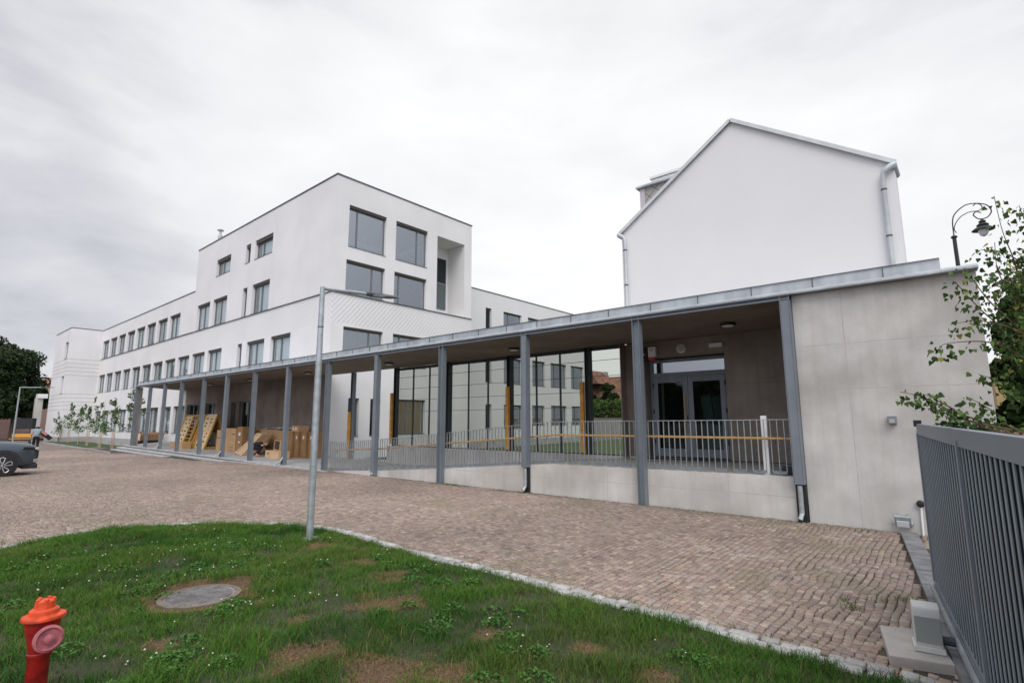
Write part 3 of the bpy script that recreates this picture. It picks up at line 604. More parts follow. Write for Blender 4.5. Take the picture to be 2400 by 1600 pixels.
# rear wing beyond the block
g3 = [(27.30, 27.93, LZ + .06, 8.2), (29.25, 31.38, LZ + .06, 8.2), (32.2, 34.35, LZ + .06, 8.2), (35.12, 37.4, LZ + .06, 8.2), (38.1, 40.2, LZ + .06, 8.2),
      (27.30, 27.93, 2.78, 4.72), (29.28, 31.36, 2.78, 4.72), (32.7, 34.37, 2.78, 4.78), (35.13, 37.40, 2.78, 4.78), (38.1, 40.1, 2.8, 4.78),
      (27.32, 27.94, -0.52, 1.22), (29.28, 31.40, -0.52, 1.22), (32.64, 34.25, -0.3, 1.24), (35.14, 37.35, -0.3, 1.28), (38.12, 40.0, -0.3, 1.28)]
rw = MB(); f3.wall(rw, 23.07, 41.0, -1.3, RZ, g3); rw.build('rear_wing_facade', M['wingclad'], sch)
# backs, roofs and hidden sides so that the block is closed
bk = MB()
bk.quad((-67, 25, -2), (WX, 25, -2), (WX, 25, RZ), (-67, 25, RZ)); bk.quad((-74.3, 10.88, -2), (-74.3, 25, -2), (-74.3, 25, RZ), (-74.3, 10.88, RZ)); bk.quad((-74.3, 25, -2), (-67, 25, -2), (-67, 25, RZ), (-74.3, 25, RZ))
bk.quad((-41.7, FY, RZ), (-41.7, 23.07, RZ), (-41.7, 23.07, TZ), (-41.7, FY, TZ)); bk.quad((-41.7, 23.07, RZ), (FX, 23.07, RZ), (FX, 23.07, TZ), (-41.7, 23.07, TZ)); bk.quad((FX, 23.07, -2), (WX, 23.07, -2), (WX, 23.07, RZ), (FX, 23.07, RZ))
bk.quad((WX, 41, -2), (-40, 41, -2), (-40, 41, RZ), (WX, 41, RZ)); bk.quad((-40, 25, -2), (-40, 41, -2), (-40, 41, RZ), (-40, 25, RZ)); bk.build('rear_walls', M['render'], sch)
rf = MB(); rf.box(-74.2, -67.15, 10.98, 24.9, RZ - .25, RZ - .05); rf.box(-67.0, -41.75, 13.55, 24.9, RZ - .25, RZ - .05); rf.box(-41.6, -23.17, 13.55, 22.97, TZ - .25, TZ - .05); rf.box(-39.9, -25.9, 23.1, 40.9, RZ - .25, RZ - .05)
rfo = rf.build('roof', M['plinth'], sch)
fl = MB()   # storey floors seen through the glass
for z_ in (-1.4, 2.35, 5.2 + 0.6, 9.2):
    xa_ = -66.9 if z_ < 9 else -41.4
    fl.box(xa_, -23.45, 13.8, 20.1, z_, z_ + 0.12); fl.box(xa_, -24.9 if z_ > 5 else -26.1, 20.1, 22.9, z_, z_ + .12)
fl.build('storey_floors', M['ceil'], sch)
part = MB()
for x_ in (-60, -52, -46, -34.5, -28.5): part.box(x_, x_ + .12, 17.6, 24.4, -1.3, 8.9)
part.box(-66.9, -29, 17.5, 17.6, -1.3, 9.0); part.box(-30.2, -30.05, 13.8, 22.9, -1.3, 12.0); part.box(-36, -35.9, 24.0, 40.5, -1.3, 9); part.build('inner_walls', M['ceil'], sch)
# copings
cp = MB(); c_ = 0.035
f4.box(cp, -74.33, -66.97, -c_, 0.2, RZ, RZ + .06); f5.box(cp, 10.92, 13.40, -c_, 0.2, RZ, RZ + .057); f1.box(cp, -66.96, -41.7, -c_, .2, RZ, RZ + .063)
f1.box(cp, -41.73, FX + c_, -c_, .2, TZ, TZ + .07); f2.box(cp, FY + .2, 23.1, -c_, .2, TZ, TZ + .067); f3.box(cp, 23.12, 41.0, -c_, .2, RZ, RZ + .06); cp.box(-41.74, -41.5, 13.66, 23.0, TZ, TZ + .066)
cp.build('roof_coping', M['coping'], sch)
lg = MB(); f1.box(lg, -66.9, FX + .06, -.06, .06, LZ, LZ + .035); f2.box(lg, FY + .07, 23.1, -.06, .05, LZ, LZ + .033); f3.box(lg, 27.0, 40.9, -.04, .05, LZ, LZ + .03); lg.build('ledge_trim', M['coping'], sch)
# loggia recess
lo = MB(); y0, y1, x0 = 20.18, 22.45, -24.62
lo.quad((x0, y0, LZ), (x0, y1, LZ), (x0, y1, 11.03), (x0, y0, 11.03)); lo.quad((x0, y1, LZ), (FX - .28, y1, LZ), (FX - .28, y1, 11.03), (x0, y1, 11.03)); lo.quad((x0, y0, LZ), (FX - .28, y0, LZ), (FX - .28, y0, 11.03), (x0, y0, 11.03))
lo.quad((x0, y0, LZ + .05), (FX - .28, y0, LZ + .05), (FX - .28, y1, LZ + .05), (x0, y1, LZ + .05)); lo.quad((x0, y0, 11.03), (FX - .28, y0, 11.03), (FX - .28, y1, 11.03), (x0, y1, 11.03)); lo.build('loggia', M['render'], sch)
fL = WF('X', -24.60); lw = MB(); fL.box(lw, 20.4, 22.25, -.05, .0, 7.0, 10.3); w_ = lw.build('window', M['frame'], sch)
fL.box(MB(), 20.45, 22.2, -.06, -.052, 7.05, 8.62).build('pane', mat('loggia_glass', (0.10, 0.13, 0.125), 0.08), w_); fL.box(MB(), 20.45, 22.2, -.06, -.052, 8.72, 10.25).build('pane', M['darkroom'], w_)
# windows
sd_ = 0
for h in first + second:
    sd_ += 1; nar = h[1] - h[0] < 1
    f1.window(sch, *h, split=None if nar else h[0] + (h[1] - h[0]) * 0.42, style='dark' if nar else 'blind', seed=sd_)
for h in third: f1.window(sch, *h, split=None if h[1] - h[0] < 1 else h[0] + .8, style='blind' if h[1] - h[0] > 1 else 'dark', seed=40, box=0.2)
for i, h in enumerate(gf): f1.window(sch, *h, split=h[0] + 1.0, style='blind', seed=60 + i)
for i, h in enumerate(whole): f4.window(sch, *h, style='blind', seed=90 + i, box=.05)
f2.window(sch, 14.20, 16.50, 8.84, 11.06, split=14.78, style='none', box=.13); f2.window(sch, 17.15, 19.42, 8.84, 11.07, split=18.75, style='none', box=.13)
f2.window(sch, 14.15, 16.50, LZ + .04, 8.15, split=15.8, style='none', box=.1); f2.window(sch, 17.12, 19.40, LZ + .04, 8.15, split=17.55, style='none', box=.1)
f2.window(sch, 14.15, 16.50, 2.96, 4.70, split=15.75, style='green', seed=5, box=.08); f2.window(sch, 17.15, 19.45, 2.96, 4.70, split=17.7, style='half', seed=8, box=.08)
f2.window(sch, 14.60, 15.22, -0.72, 1.17, style='dark', box=.03); f2.window(sch, 15.88, 16.50, -0.72, 1.17, style='dark', box=.03); f2.window(sch, 17.13, 19.50, -0.66, 1.19, split=18.3, style='net', seed=4, box=.04)
for i, h in enumerate(g3): f3.window(sch, *h, split=None if h[1] - h[0] < 1 else h[0] + .7, style='half' if h[1] - h[0] > 1 else 'dark', seed=120 + i, box=.06)
# concrete-wall openings: glazed doors and dark windows
def glazed_opening(f, a, b, c, d, nm, parent, leaves):
    fr = MB(); k = .06
    for q in ((a, a + k, c, d), (b - k, b, c, d), (a + k, b - k, d - k, d), (a + k, b - k, c, c + .1)): f.box(fr, q[0], q[1], .18, .25, q[2], q[3])
    for j in range(1, leaves): u_ = a + (b - a) * j / leaves; f.box(fr, u_ - .05, u_ + .05, .178, .246, c + .1, d - k)
    o = fr.build(nm, M['frame'], parent); f.box(MB(), a + k, b - k, .205, .215, c + .1, d - k).build('pane', M['glass_dark'], o); return o
d1 = glazed_opening(f1, -41.35, -39.05, -1.40, 1.22, 'door', sch, 3); d2 = glazed_opening(f1, -38.05, -36.38, -1.40, 1.22, 'door', sch, 2)
MB().bar((-40.0, FY + .12, -.6), (-40.0, FY + .12, .4), .03, .03).build('handle', M['white'], d1)
glazed_opening(f1, -33.96, -33.30, -1.5, 1.20, 'window', sch, 1); wD = glazed_opening(f1, -32.82, -31.09, -1.5, 1.22, 'window', sch, 2)
cu = MB()
for i in range(9): cu.box(-31.9 + i * .08, -31.86 + i * .08, FY + .33 + (i % 2) * .03, FY + .36 + (i % 2) * .03, -1.4, 1.1)
cu.build('curtain', M['curtain'], wD)
# ceiling rings seen in the upper classrooms
for (y_, z_) in ((15.7, 9.2 + 2.2), (18.0, 9.2 + 2.2)):
    pts = [(-24.6 + .42 * math.cos(a), y_ + .42 * math.sin(a), 9.95) for a in np.linspace(0, 2 * PI, 25)]
    tag(MB().tube(pts, .03, 6, cap=False).build('ring_lamp', M['white']), 'white ring lamp behind the %s upper window of the tall block' % ('left' if y_ < 16 else 'middle'), 'ceiling lamp', 'ring lamps in the classrooms')
# roof flue
fl_ = thing('flue_pipe', 'short steel flue with a cap above the tall block roof', 'flue', (-40.3, 14.3, TZ))
MB().tube([(-40.3, 14.3, TZ - .1), (-40.3, 14.3, 13.55)], .15, 12).build('pipe', M['galv'], fl_); MB().tube([(-40.3, 14.3, 13.55), (-40.3, 14.3, 13.9)], .08, 12).build('neck', M['galv'], fl_); MB().lathe((-40.3, 14.3, 13.9), [(.22, 0), (.22, .05), (.05, .14)], 16).build('cap', M['galvpole'], fl_)
# ------------------------------------------------------------------ walkway platform, steps, ramp
pf = MB(); pf.prism([(-41.2, 9.45), (-40.2, 9.45), (-26.3, 9.45), (-26.3, 9.9), (-17, 9.9), (-17, 13.44), (-45.2, 13.44)], -2.0, -1.64)
me_top = MB()
for a, b in ((-45.2, -38), (-38, -30), (-30, -23.1), (-23.1, -17)):
    y0_ = 9.9
    ya = y0_ + (0 if a > -41 else 3.4)
    me_top.quad((a, ya, zp(a)), (b, y0_, zp(b)), (b, 13.44, zp(b)), (a, 13.44, zp(a)))
    me_top.quad((a, ya, -2), (b, y0_, -2), (b, y0_, zp(b)), (a, ya, zp(a)))
me_top.quad((-17, 9.9, -1.634), (-16.5, 9.9, -1.634), (-16.5, 14.2, -1.634), (-17, 14.2, -1.634))
tag(me_top.build('walkway_floor', M['floor']), kind='structure')
stp = MB()
ris = MB()
for k, (y_, dz, x0_, x1_) in enumerate(((9.86, -0.0, -41.0, -17.0), (9.52, -0.125, -41.0, -24.6), (9.16, -0.235, -40.7, -31.0))):
    a, b = x0_, x1_; za, zb = zp(a) + dz + .002, max(zp(b) + dz, zg(b) + .012)
    for m_, yy, t0, t1 in ((stp, y_, .055, 0), (ris, y_ + .035, .6, .055)):
        m_.add([(a, yy, za - t0), (b, yy, zb - t0), (b, 10.0, zb - t0), (a, 10.0, za - t0), (a, yy, za - t1), (b, yy, zb - t1), (b, 10.0, zb - t1), (a, 10.0, za - t1)], [(0,3,2,1),(4,5,6,7),(0,1,5,4),(1,2,6,5),(2,3,7,6),(3,0,4,7)])
tag(ris.build('step_risers', mat('riser_shade_dark', (.22, .22, .215), .9, var=.3, vs=4)), kind='structure')  # riser colour darkened to stand in for the shade under each nosing
stp.box(-24.5, -16.6, 9.72, 9.85, -1.9, -1.640)
tag(stp.build('steps', mat('granite_steps', (0.46, 0.46, 0.45), 0.8, var=0.18, vs=3)), kind='structure')
rp = thing('access_ramp', 'concrete access ramp and landing with a low cast parapet in front of the glass doors', 'ramp', (-9, 11.5, -1.65))
pw = MB(); prof = [(-16.6, -1.645), (-14.18, -1.504), (-11.16, -1.277), (-8.19, -1.027), (-7.35, -0.965), (-2.25, -0.935)]
vs_, fs_ = [], []
for x_, z_ in prof:
    vs_ += [(x_, 10.0, -1.9), (x_, 10.0, z_), (x_, 10.22, z_), (x_, 10.22, -1.9)]
n_ = len(prof)
for i in range(n_ - 1):
    for k in range(4): fs_.append((i*4 + k, i*4 + (k+1) % 4, (i+1)*4 + (k+1) % 4, (i+1)*4 + k))
fs_ += [(0, 1, 2, 3), tuple((n_-1)*4 + k for k in range(4))]; pw.add(vs_, fs_); pw.build('parapet', M['conc_low'], rp)
fr_ = MB(); q = [(-16.6, -1.64), (-14.2, -1.53), (-11.2, -1.31), (-8.2, -1.06), (-7.3, -1.0), (-2.2, -0.96)]
for (a, za), (b, zb) in zip(q[:-1], q[1:]): fr_.quad((a, 10.22, za), (b, 10.22, zb), (b, 13.38, zb), (a, 13.38, za))
fr_.quad((-7.2, 13.38, -.958), (-2.2, 13.38, -.958), (-2.2, 13.8, -.958), (-7.2, 13.8, -.958)); fr_.build('ramp_floor', M['floor'], rp)
MB().box(-17.9, -7.2, 13.20, 13.50, -1.9, -0.95).build('rear_parapet', M['conc_low'], rp)
# courtyard behind
g = MB(); g.quad((-25.7, 14.9, -1.93), (-5, 14.9, -1.93), (-5, 60, -1.6), (-25.7, 60, -1.6)); tag(g.build('courtyard_lawn', mat('courtyard_turf', (0.085, 0.125, 0.04), 0.95, var=0.35, vs=3, bump=0.6, bs=40)), kind='structure')
g = MB(); g.quad((-23.1, 13.45, -1.75), (-17, 13.45, -1.66), (-17, 15.6, -1.70), (-23.1, 15.6, -1.80)); tag(g.build('courtyard_path', M['floor']), kind='structure')
# grass tufts along the courtyard wall
nn = 9000; px = RNG.uniform(-23.0, -17.6, nn); py = RNG.uniform(15.6, 17.2, nn)
V, F, C = blades(px, py, np.full(nn, -1.93), 0.10 + 0.22 * RNG.random(nn), 0.006 + 0 * px, 0.5 + RNG.random(nn), np.array([0.07, 0.13, 0.03]) * (0.5 + RNG.random((nn, 1))))
tag(npmesh('courtyard_grass', V, F, M['grass'], colors=C), 'grass strip at the foot of the white courtyard wall', 'grass', kind='stuff')
# ------------------------------------------------------------------ covered walkway
cv = thing('covered_walkway', 'long flat-roofed walkway on grey steel columns with a zinc edge', 'walkway', (-20, 11.5, -1.65))
colx = [-39.38, -36.75, -34.15, -31.5, -28.42, -25.68, -22.82, -19.9, -17.0, -14.1, -11.05, -8.05, -5.05, -2.21]
def column(x_, y_, zb, zt, s_=0.08, t_=0.010):
    m_ = MB(); m_.box(x_ - s_, x_ - s_ + t_, y_ - s_, y_ + s_, zb, zt); m_.box(x_ + s_ - t_, x_ + s_, y_ - s_, y_ + s_, zb, zt); m_.box(x_ - s_ + t_, x_ + s_ - t_, y_ + .0, y_ + .008, zb, zt); return m_
def wall_z(x_):
    for (a, za), (b, zb) in zip(prof[:-1], prof[1:]):
        if a <= x_ <= b: return za + (zb - za) * (x_ - a) / (b - a)
    return None
for i, x_ in enumerate(colx):
    zb = zp(x_) if x_ < -17.5 else -1.66
    if i in (9, 11, 13): zb = max(zb, (wall_z(x_) or -.95) - (.0 if i != 11 else .03) - (.14 if i == 9 else 0.02)) if i != 13 else -1.04
    zt2 = 2.068 + 0.0027 * -x_; cm = column(x_, 9.93, zb, zt2)
    if i in (2, 5, 7, 9, 11, 13): cm.box(x_ - .066, x_ + .066, 9.858, 9.864, zb + (.32 if i in (2, 5, 7) else 0.0), zt2 - .01)
    cm.box(x_ - .078, x_ - .068, 9.852, 9.864, zt2, zt2 + .065).box(x_ + .068, x_ + .078, 9.852, 9.864, zt2, zt2 + .065); co = cm.build('column', M['steel'], cv)
    if i in (9, 11, 13):   # rain pipe leaves the column in a dark slot
        MB().box(x_ - .075, x_ + .075, 9.93, 9.998, -1.66, zb).build('pipe_slot', M['black'], co)
        MB().tube([(x_, 9.90, zb - .02), (x_, 9.90, -1.50), (x_ - .02, 9.84, -1.60)], .038, 10).build('rain_pipe', M['galvpole'], co)
    elif i in (2, 5, 7):
        MB().tube([(x_, 9.90, zb + .30), (x_ - .02, 9.80, zb + .12), (x_ - .10, 9.66, zb + .04)], .035, 8).build('rain_spout', M['galvpole'], co)
rearx = [(-20.62, -1.64), (-17.52, -.95), (-14.39, -.95), (-11.42, -.95), (-8.37, -.95)]
for x_, zb in rearx:
    column(x_, 13.28, zb, 2.17, .085, .014).build('column', M['steel'] if zb < -1 else M['darksteel'], cv)
KS = 0.0027     # the roof edge rises very slightly towards the far end
def shear(m_):
    m_.v = [(v[0], v[1], v[2] + KS * -v[0]) for v in m_.v]; return m_
bmm = MB(); bmm.box(-39.5, -2.14, 9.905, 9.915, 2.085, 2.15); bmm.box(-39.5, -2.14, 9.85, 9.97, 2.068, 2.085); bmm.box(-39.5, -2.14, 9.85, 9.97, 2.135, 2.149); shear(bmm).build('edge_beam', M['steel'], cv)
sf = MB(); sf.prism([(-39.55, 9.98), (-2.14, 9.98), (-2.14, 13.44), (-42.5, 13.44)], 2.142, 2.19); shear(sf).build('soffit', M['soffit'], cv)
MB().box(-17.5, -7.2, 13.30, 13.38, 2.08, 2.158).build('rear_beam', M['darksteel'], cv)
def edge_profile(x0, x1):
    m_ = MB(); pr_ = [(9.84, 2.152), (9.84, 2.182), (10.08, 2.262), (10.08, 2.415), (10.2, 2.425), (10.2, 2.152)]; k = len(pr_)
    m_.add([(x0, y_, z_) for y_, z_ in pr_] + [(x1, y_, z_) for y_, z_ in pr_], [tuple(range(k)), tuple(range(2*k - 1, k - 1, -1))] + [(i, (i+1) % k, k + (i+1) % k, k + i) for i in range(k)]); return m_
shear(edge_profile(-39.7, -.08)).build('zinc_edge', M['galv'], cv)
x_ = -38.8
while x_ < -.3:
    m_ = MB(); m_.box(x_, x_ + .012, 10.066, 10.085, 2.262, 2.420); shear(m_).build('sheet_seam', M['seam'], cv); x_ += 1.0
shear(MB().box(-39.7, -.08, 10.06, 10.085, 2.418, 2.432)).build('top_lip', M['seam'], cv)
shear(MB().prism([(-39.6, 10.18), (-.1, 10.18), (-.1, 13.5), (-42.45, 13.44)], 2.27, 2.40)).build('roof_slab', M['galv'], cv)
MB().box(-40.0, -39.62, 10.02, 10.30, -1.75, 2.2).build('end_pier', M['conc'], cv)
# ceiling lamps
lampx = [-3.84, -10.08, -16.2, -22.1, -27.9, -33.2, -38.0]
nth = ['nearest the glass doors', 'second from the glass doors', 'third from the glass doors', 'over the tall cartons', 'over the stacked cartons', 'over the climbing frames', 'farthest, near the left end']
base = None
for i, x_ in enumerate(lampx):
    t_ = thing('ceiling_lamp', 'round dark ceiling lamp under the walkway roof, %s' % nth[i], 'ceiling lamp', (x_, 11.9, 2.14), 'round lamps under the walkway roof')
    MB().lathe((x_, 11.9, 2.075 - .0027 * x_), [(.155, 0), (.17, .03), (.17, .078)], 20).build('housing', M['black'], t_, smooth=True)
    MB().lathe((x_, 11.9, 2.05 - .0027 * x_), [(.02, 0), (.11, .01), (.14, .03)], 20).build('diffuser', M['white'], t_, smooth=True)
# glazed screen along the rear of the ramp
gs = thing('glass_screen', 'tall glass screen with thin dark mullions along the back of the ramp', 'glass screen', (-12.4, 13.35, -.95))
mx_ = [-16.53, -15.56, -13.44, -12.49, -10.37, -9.44]; fr = MB()
for x_ in mx_: fr.box(x_ - .022, x_ + .022, 13.33, 13.38, -.95, 2.10)
fr.box(-17.4, -7.2, 13.335, 13.375, -.95, -.915); fr.box(-17.4, -7.2, 13.31, 13.40, 2.06, 2.098); fr.build('mullions', M['darksteel'], gs)
bars = [-17.43] + mx_ + [-7.2]
allb = sorted([-17.43, -16.53, -15.56, -14.39, -13.44, -12.49, -11.42, -10.37, -9.44, -8.37, -7.2])
for a, b in zip(allb[:-1], allb[1:]): MB().box(a + .024, b - .024, 13.352, 13.360, -.91, 2.05).build('pane', M['screen'], gs)
wr = MB()
for k, z_ in enumerate((1.76, 1.30, 0.855, 0.405)):
    for a, b in zip(allb[:-1], allb[1:]): wr.box(a + .024, b - .024, 13.335, 13.350, z_ - .006, z_ + .006)
wr.build('glazing_bars', M['darksteel'], gs)
for (x_, zt_, zb_), nm in zip(((-20.58, .44, -1.59), (-17.57, 1.15, -.87), (-11.38, 1.13, -.89), (-8.49, 1.14, -.88)), ('leftmost, at the foot of the ramp', 'at the left edge of the glass screen', 'in the middle of the glass screen', 'rightmost, beside the view of the tiled roof')):
    tag(MB().box(x_ - .06, x_ + .06, 13.06, 13.15, zb_, zt_).build('timber_guard', M['orange'], bevel=.006), 'orange timber guard strapped to a rear column, %s' % nm, 'timber guard', 'orange timber guards on the rear columns')
# ------------------------------------------------------------------ railings
bays = [(-16.86, -14.2), (-14.0, -11.15), (-10.95, -8.15), (-7.95, -5.15), (-4.95, -2.31)]
bn = ['at the foot of the ramp, leftmost bay', 'on the lower ramp, second bay from the left', 'on the upper ramp, middle bay', 'where the ramp meets the landing', 'in front of the glass doors, rightmost bay']
def top_z(x_): 
    if x_ < -16.4: return -.67
    w_ = wall_z(min(max(x_, -16.6), -2.26)); return w_ + .955
for (a, b), nm in zip(bays, bn):
    t_ = thing('ramp_railing', 'galvanised bar railing %s' % nm, 'railing', ((a + b) / 2, 10.06, -1.6), 'railing bays along the ramp')
    zs_ = lambda x: top_z(x); brk = [a] + [p for p in (-14.18, -11.16, -8.19, -7.35) if a < p < b] + [b]
    tr = MB(); lr = MB()
    for p, q_ in zip(brk[:-1], brk[1:]):
        tr.bar((p, 10.06, zs_(p)), (q_, 10.06, zs_(q_)), .04, .012)
    nb_ = int(round((b - a) / .112))
    tr.build('top_rail', M['galvpole'], t_)
    for k in range(nb_ + 1):
        x_ = a + (b - a) * k / nb_; z1_ = zs_(x_) - .006; z0_ = zs_(x_) - .90
        MB().box(x_ - .005, x_ + .005, 10.045, 10.075, z0_, z1_).build('baluster', M['galvpole'], t_)
        if k < nb_ and k % 3 == 0:
            x2 = x_ + (b - a) / nb_ * 2; lr = MB(); lr.bar((x_ + .006, 10.06, zs_(x_) - .90), (x2, 10.06, zs_(x2) - .90), .03, .05); lr.build('foot_plate', M['steel'], t_)
    # timber handrail fixed to the inner side
hr = thing('handrail', 'slim oak handrail on small brackets behind the railing bars', 'handrail', (-9.5, 10.16, -1))
hp = [(-16.75, -.96), (-14.18, -.84), (-11.16, -.60), (-8.19, -.38), (-7.33, -.31), (-2.32, -.31)]; rl = MB()
rl.tube([(x_, 10.15, z_) for x_, z_ in hp], .024, 10); rl.build('rail', M['handrail'], hr, smooth=True)
for x_ in (-16.6, -15.6, -13.7, -12.5, -10.5, -9.3, -7.6, -6.3, -4.6, -2.6):
    z_ = np.interp(x_, [p[0] for p in hp], [p[1] for p in hp]); MB().tube([(x_, 10.15, z_ - .02), (x_, 10.15, z_ - .09), (x_, 10.075, z_ - .09)], .008, 6).build('bracket', M['darksteel'], hr)
# ------------------------------------------------------------------ concrete pavilion with doors
pv = thing('concrete_pavilion', 'fair-faced concrete end block with deep door recess and tall blank side wall', 'building', (-2, 12, -1.65))
MB().box(-2.125, 0.31, 10.0, 10.3, -1.8, 2.150).build('front_wall', M['conc'], pv, bevel=.008)
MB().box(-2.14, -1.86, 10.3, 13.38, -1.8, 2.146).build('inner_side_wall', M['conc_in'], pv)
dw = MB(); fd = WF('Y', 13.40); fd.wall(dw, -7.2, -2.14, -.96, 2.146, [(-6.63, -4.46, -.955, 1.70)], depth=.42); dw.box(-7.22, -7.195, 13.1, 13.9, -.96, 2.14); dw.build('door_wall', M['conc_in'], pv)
MB().box(0.06, 0.31, 10.3, 16.5, -1.8, 2.150).build('outer_side_wall', M['conc'], pv); MB().box(-7.2, -6.95, 13.84, 17, -1.8, 2.14).build('outer_side_wall', M['conc'], pv)
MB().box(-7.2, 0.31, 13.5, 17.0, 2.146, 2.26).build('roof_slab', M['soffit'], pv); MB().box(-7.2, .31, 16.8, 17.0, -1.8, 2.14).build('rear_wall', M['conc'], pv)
MB().add([(-.078, 9.84, 2.154), (.34, 9.84, 2.154), (.34, 9.84, 2.184), (-.078, 9.84, 2.184), (-.078, 10.1, 2.152), (.33, 10.1, 2.152), (.33, 10.1, 2.27), (-.078, 10.1, 2.27)], [(0,1,2,3),(7,6,5,4),(0,4,5,1),(3,2,6,7),(1,5,6,2),(0,3,7,4)]).build('edge_flashing', M['galv'], pv); MB().box(-2.0, 0.33, 10.21, 16.9, 2.262, 2.275).build('roof_sheet', M['galv'], pv)
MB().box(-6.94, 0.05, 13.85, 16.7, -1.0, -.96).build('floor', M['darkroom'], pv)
dd = thing('glass_door', 'double glass door in a grey frame with a transom light above', 'door', (-5.5, 13.68, -.95))
zt_, tr0, tr1, lz1 = 1.60, 1.28, 1.54, 1.18; dfr = MB(); Yd = 13.66
def dbox(m_, a, b, c, d, y0_=13.66, y1_=13.73): return m_.box(a, b, y0_, y1_, c, d)
dbox(dfr, -6.60, -6.52, -.95, 1.66); dbox(dfr, -4.56, -4.48, -.95, 1.66); dbox(dfr, -6.52, -4.56, 1.58, 1.66); dbox(dfr, -6.52, -4.56, 1.18, 1.30); dfr.build('frame', M['steel'], dd)
dbox(MB(), -6.52, -4.56, 1.30, 1.58, 13.69, 13.70).build('transom_pane', glass('transom_glass', (.25, .30, .33), f0=0.38), dd)
for a, b in ((-6.515, -5.545), (-5.535, -4.565)):
    lf = MB(); y0_, y1_ = 13.65, 13.70
    dbox(lf, a, a + .13, -.93, 1.175, y0_, y1_); dbox(lf, b - .13, b, -.93, 1.175, y0_, y1_); dbox(lf, a + .13, b - .13, 1.03, 1.175, y0_, y1_); dbox(lf, a + .13, b - .13, -.93, -.72, y0_, y1_)
    lo_ = lf.build('door_leaf', M['steel'], dd); dbox(MB(), a + .13, b - .13, -.72, 1.03, 13.672, 13.680).build('pane', M['glass_dark'], lo_)
    if a < -6: MB().tube([(b - .08, 13.58, -.25), (b - .08, 13.58, .72)], .014, 8).build('pull_bar', M['handrail'], lo_); MB().box(b - .05, b - .02, 13.64, 13.652, -.05, .15).build('lock', M['black'], lo_)
    for z_ in (-.6, .2, .9): MB().tube([(a - .0 if a < -6 else b, 13.64, z_), (a if a < -6 else b, 13.64, z_ + .12)], .018, 8).build('hinge', M['black'], lo_)
# things leaning inside behind the right-hand leaf
lp = thing('leaning_panel', 'pale green panels leaning inside behind the right door leaf', 'panel', (-5.1, 14.3, -.95))
MB().obox((-5.25, 14.3, -.05), (1, 0, .1), .13, (0, 1, 0), .03, (-.12, .05, 1), .75).build('panel', mat('pale_green_panel', (.42, .62, .50), .6), lp); MB().obox((-4.92, 14.25, -.05), (1, 0, .1), .14, (0, 1, 0), .03, (-.16, .05, 1), .72).build('panel', mat('grey_green_panel', (.30, .40, .34), .6), lp)
tag(MB().box(-5.35, -4.75, 14.0, 14.3, -.95, -.12).build('storage_crate', mat('pale_green_crate', (.45, .6, .52), .7), bevel=.01), 'pale crate standing inside the right door leaf', 'crate')
# fittings over the doors
rs = thing('round_speaker', 'round white wall speaker above the glass doors', 'speaker', (-5.55, 13.38, 1.89)); MB().lathe((-5.55, 13.34, 1.89), [(.11, 0), (.125, .02), (.125, .06)], 24, 'Y').build('housing', M['white'], rs, smooth=True); MB().lathe((-5.55, 13.332, 1.89), [(.095, 0), (.095, .008)], 24, 'Y').build('grille', M['plinth'], rs)
eb = thing('emergency_light', 'flat white emergency light box above the door corner', 'emergency light', (-4.64, 13.36, 1.89)); MB().box(-4.81, -4.47, 13.33, 13.40, 1.84, 1.945).build('housing', M['white'], eb, bevel=.008); MB().box(-4.78, -4.50, 13.318, 13.33, 1.855, 1.93).build('lens', M['roller'], eb)
al = thing('alarm_siren', 'white alarm siren box with a red lamp beside the doors', 'alarm', (-6.35, 13.36, 1.86)); MB().box(-6.47, -6.25, 13.31, 13.40, 1.72, 2.0).build('housing', M['white'], al, bevel=.012); MB().box(-6.46, -6.26, 13.30, 13.39, 1.63, 1.72).build('red_lamp', M['red'], al, bevel=.01); sl = MB()
for k in range(4): sl.box(-6.42, -6.30, 13.305, 13.311, 1.88 + k * .022, 1.89 + k * .022)
sl.build('louvre', M['plinth'], al)
ab = thing('control_box', 'black wall box with a red and white mark beside the siren', 'control box', (-6.62, 13.36, 1.82)); MB().box(-6.72, -6.50, 13.32, 13.40, 1.62, 2.0).build('housing', M['black'], ab, bevel=.01); MB().lathe((-6.61, 13.312, 1.81), [(.05, 0), (.05, .01)], 16, 'Y').build('mark', M['red'], ab); MB().box(-6.64, -6.58, 13.306, 13.312, 1.80, 1.82).build('mark', M['paper'], ab)
# white post on the landing, floor grille
tag(MB().box(-2.85, -2.75, 10.26, 10.32, -.955, .09).build('white_post', M['white'], bevel=.006), 'plain white post standing on the landing behind the railing', 'post')
tag(MB().box(-2.55, -2.3, 10.24, 10.45, -.955, -.80).build('black_box', M['black'], bevel=.02), 'small black box in the corner of the landing', 'box')
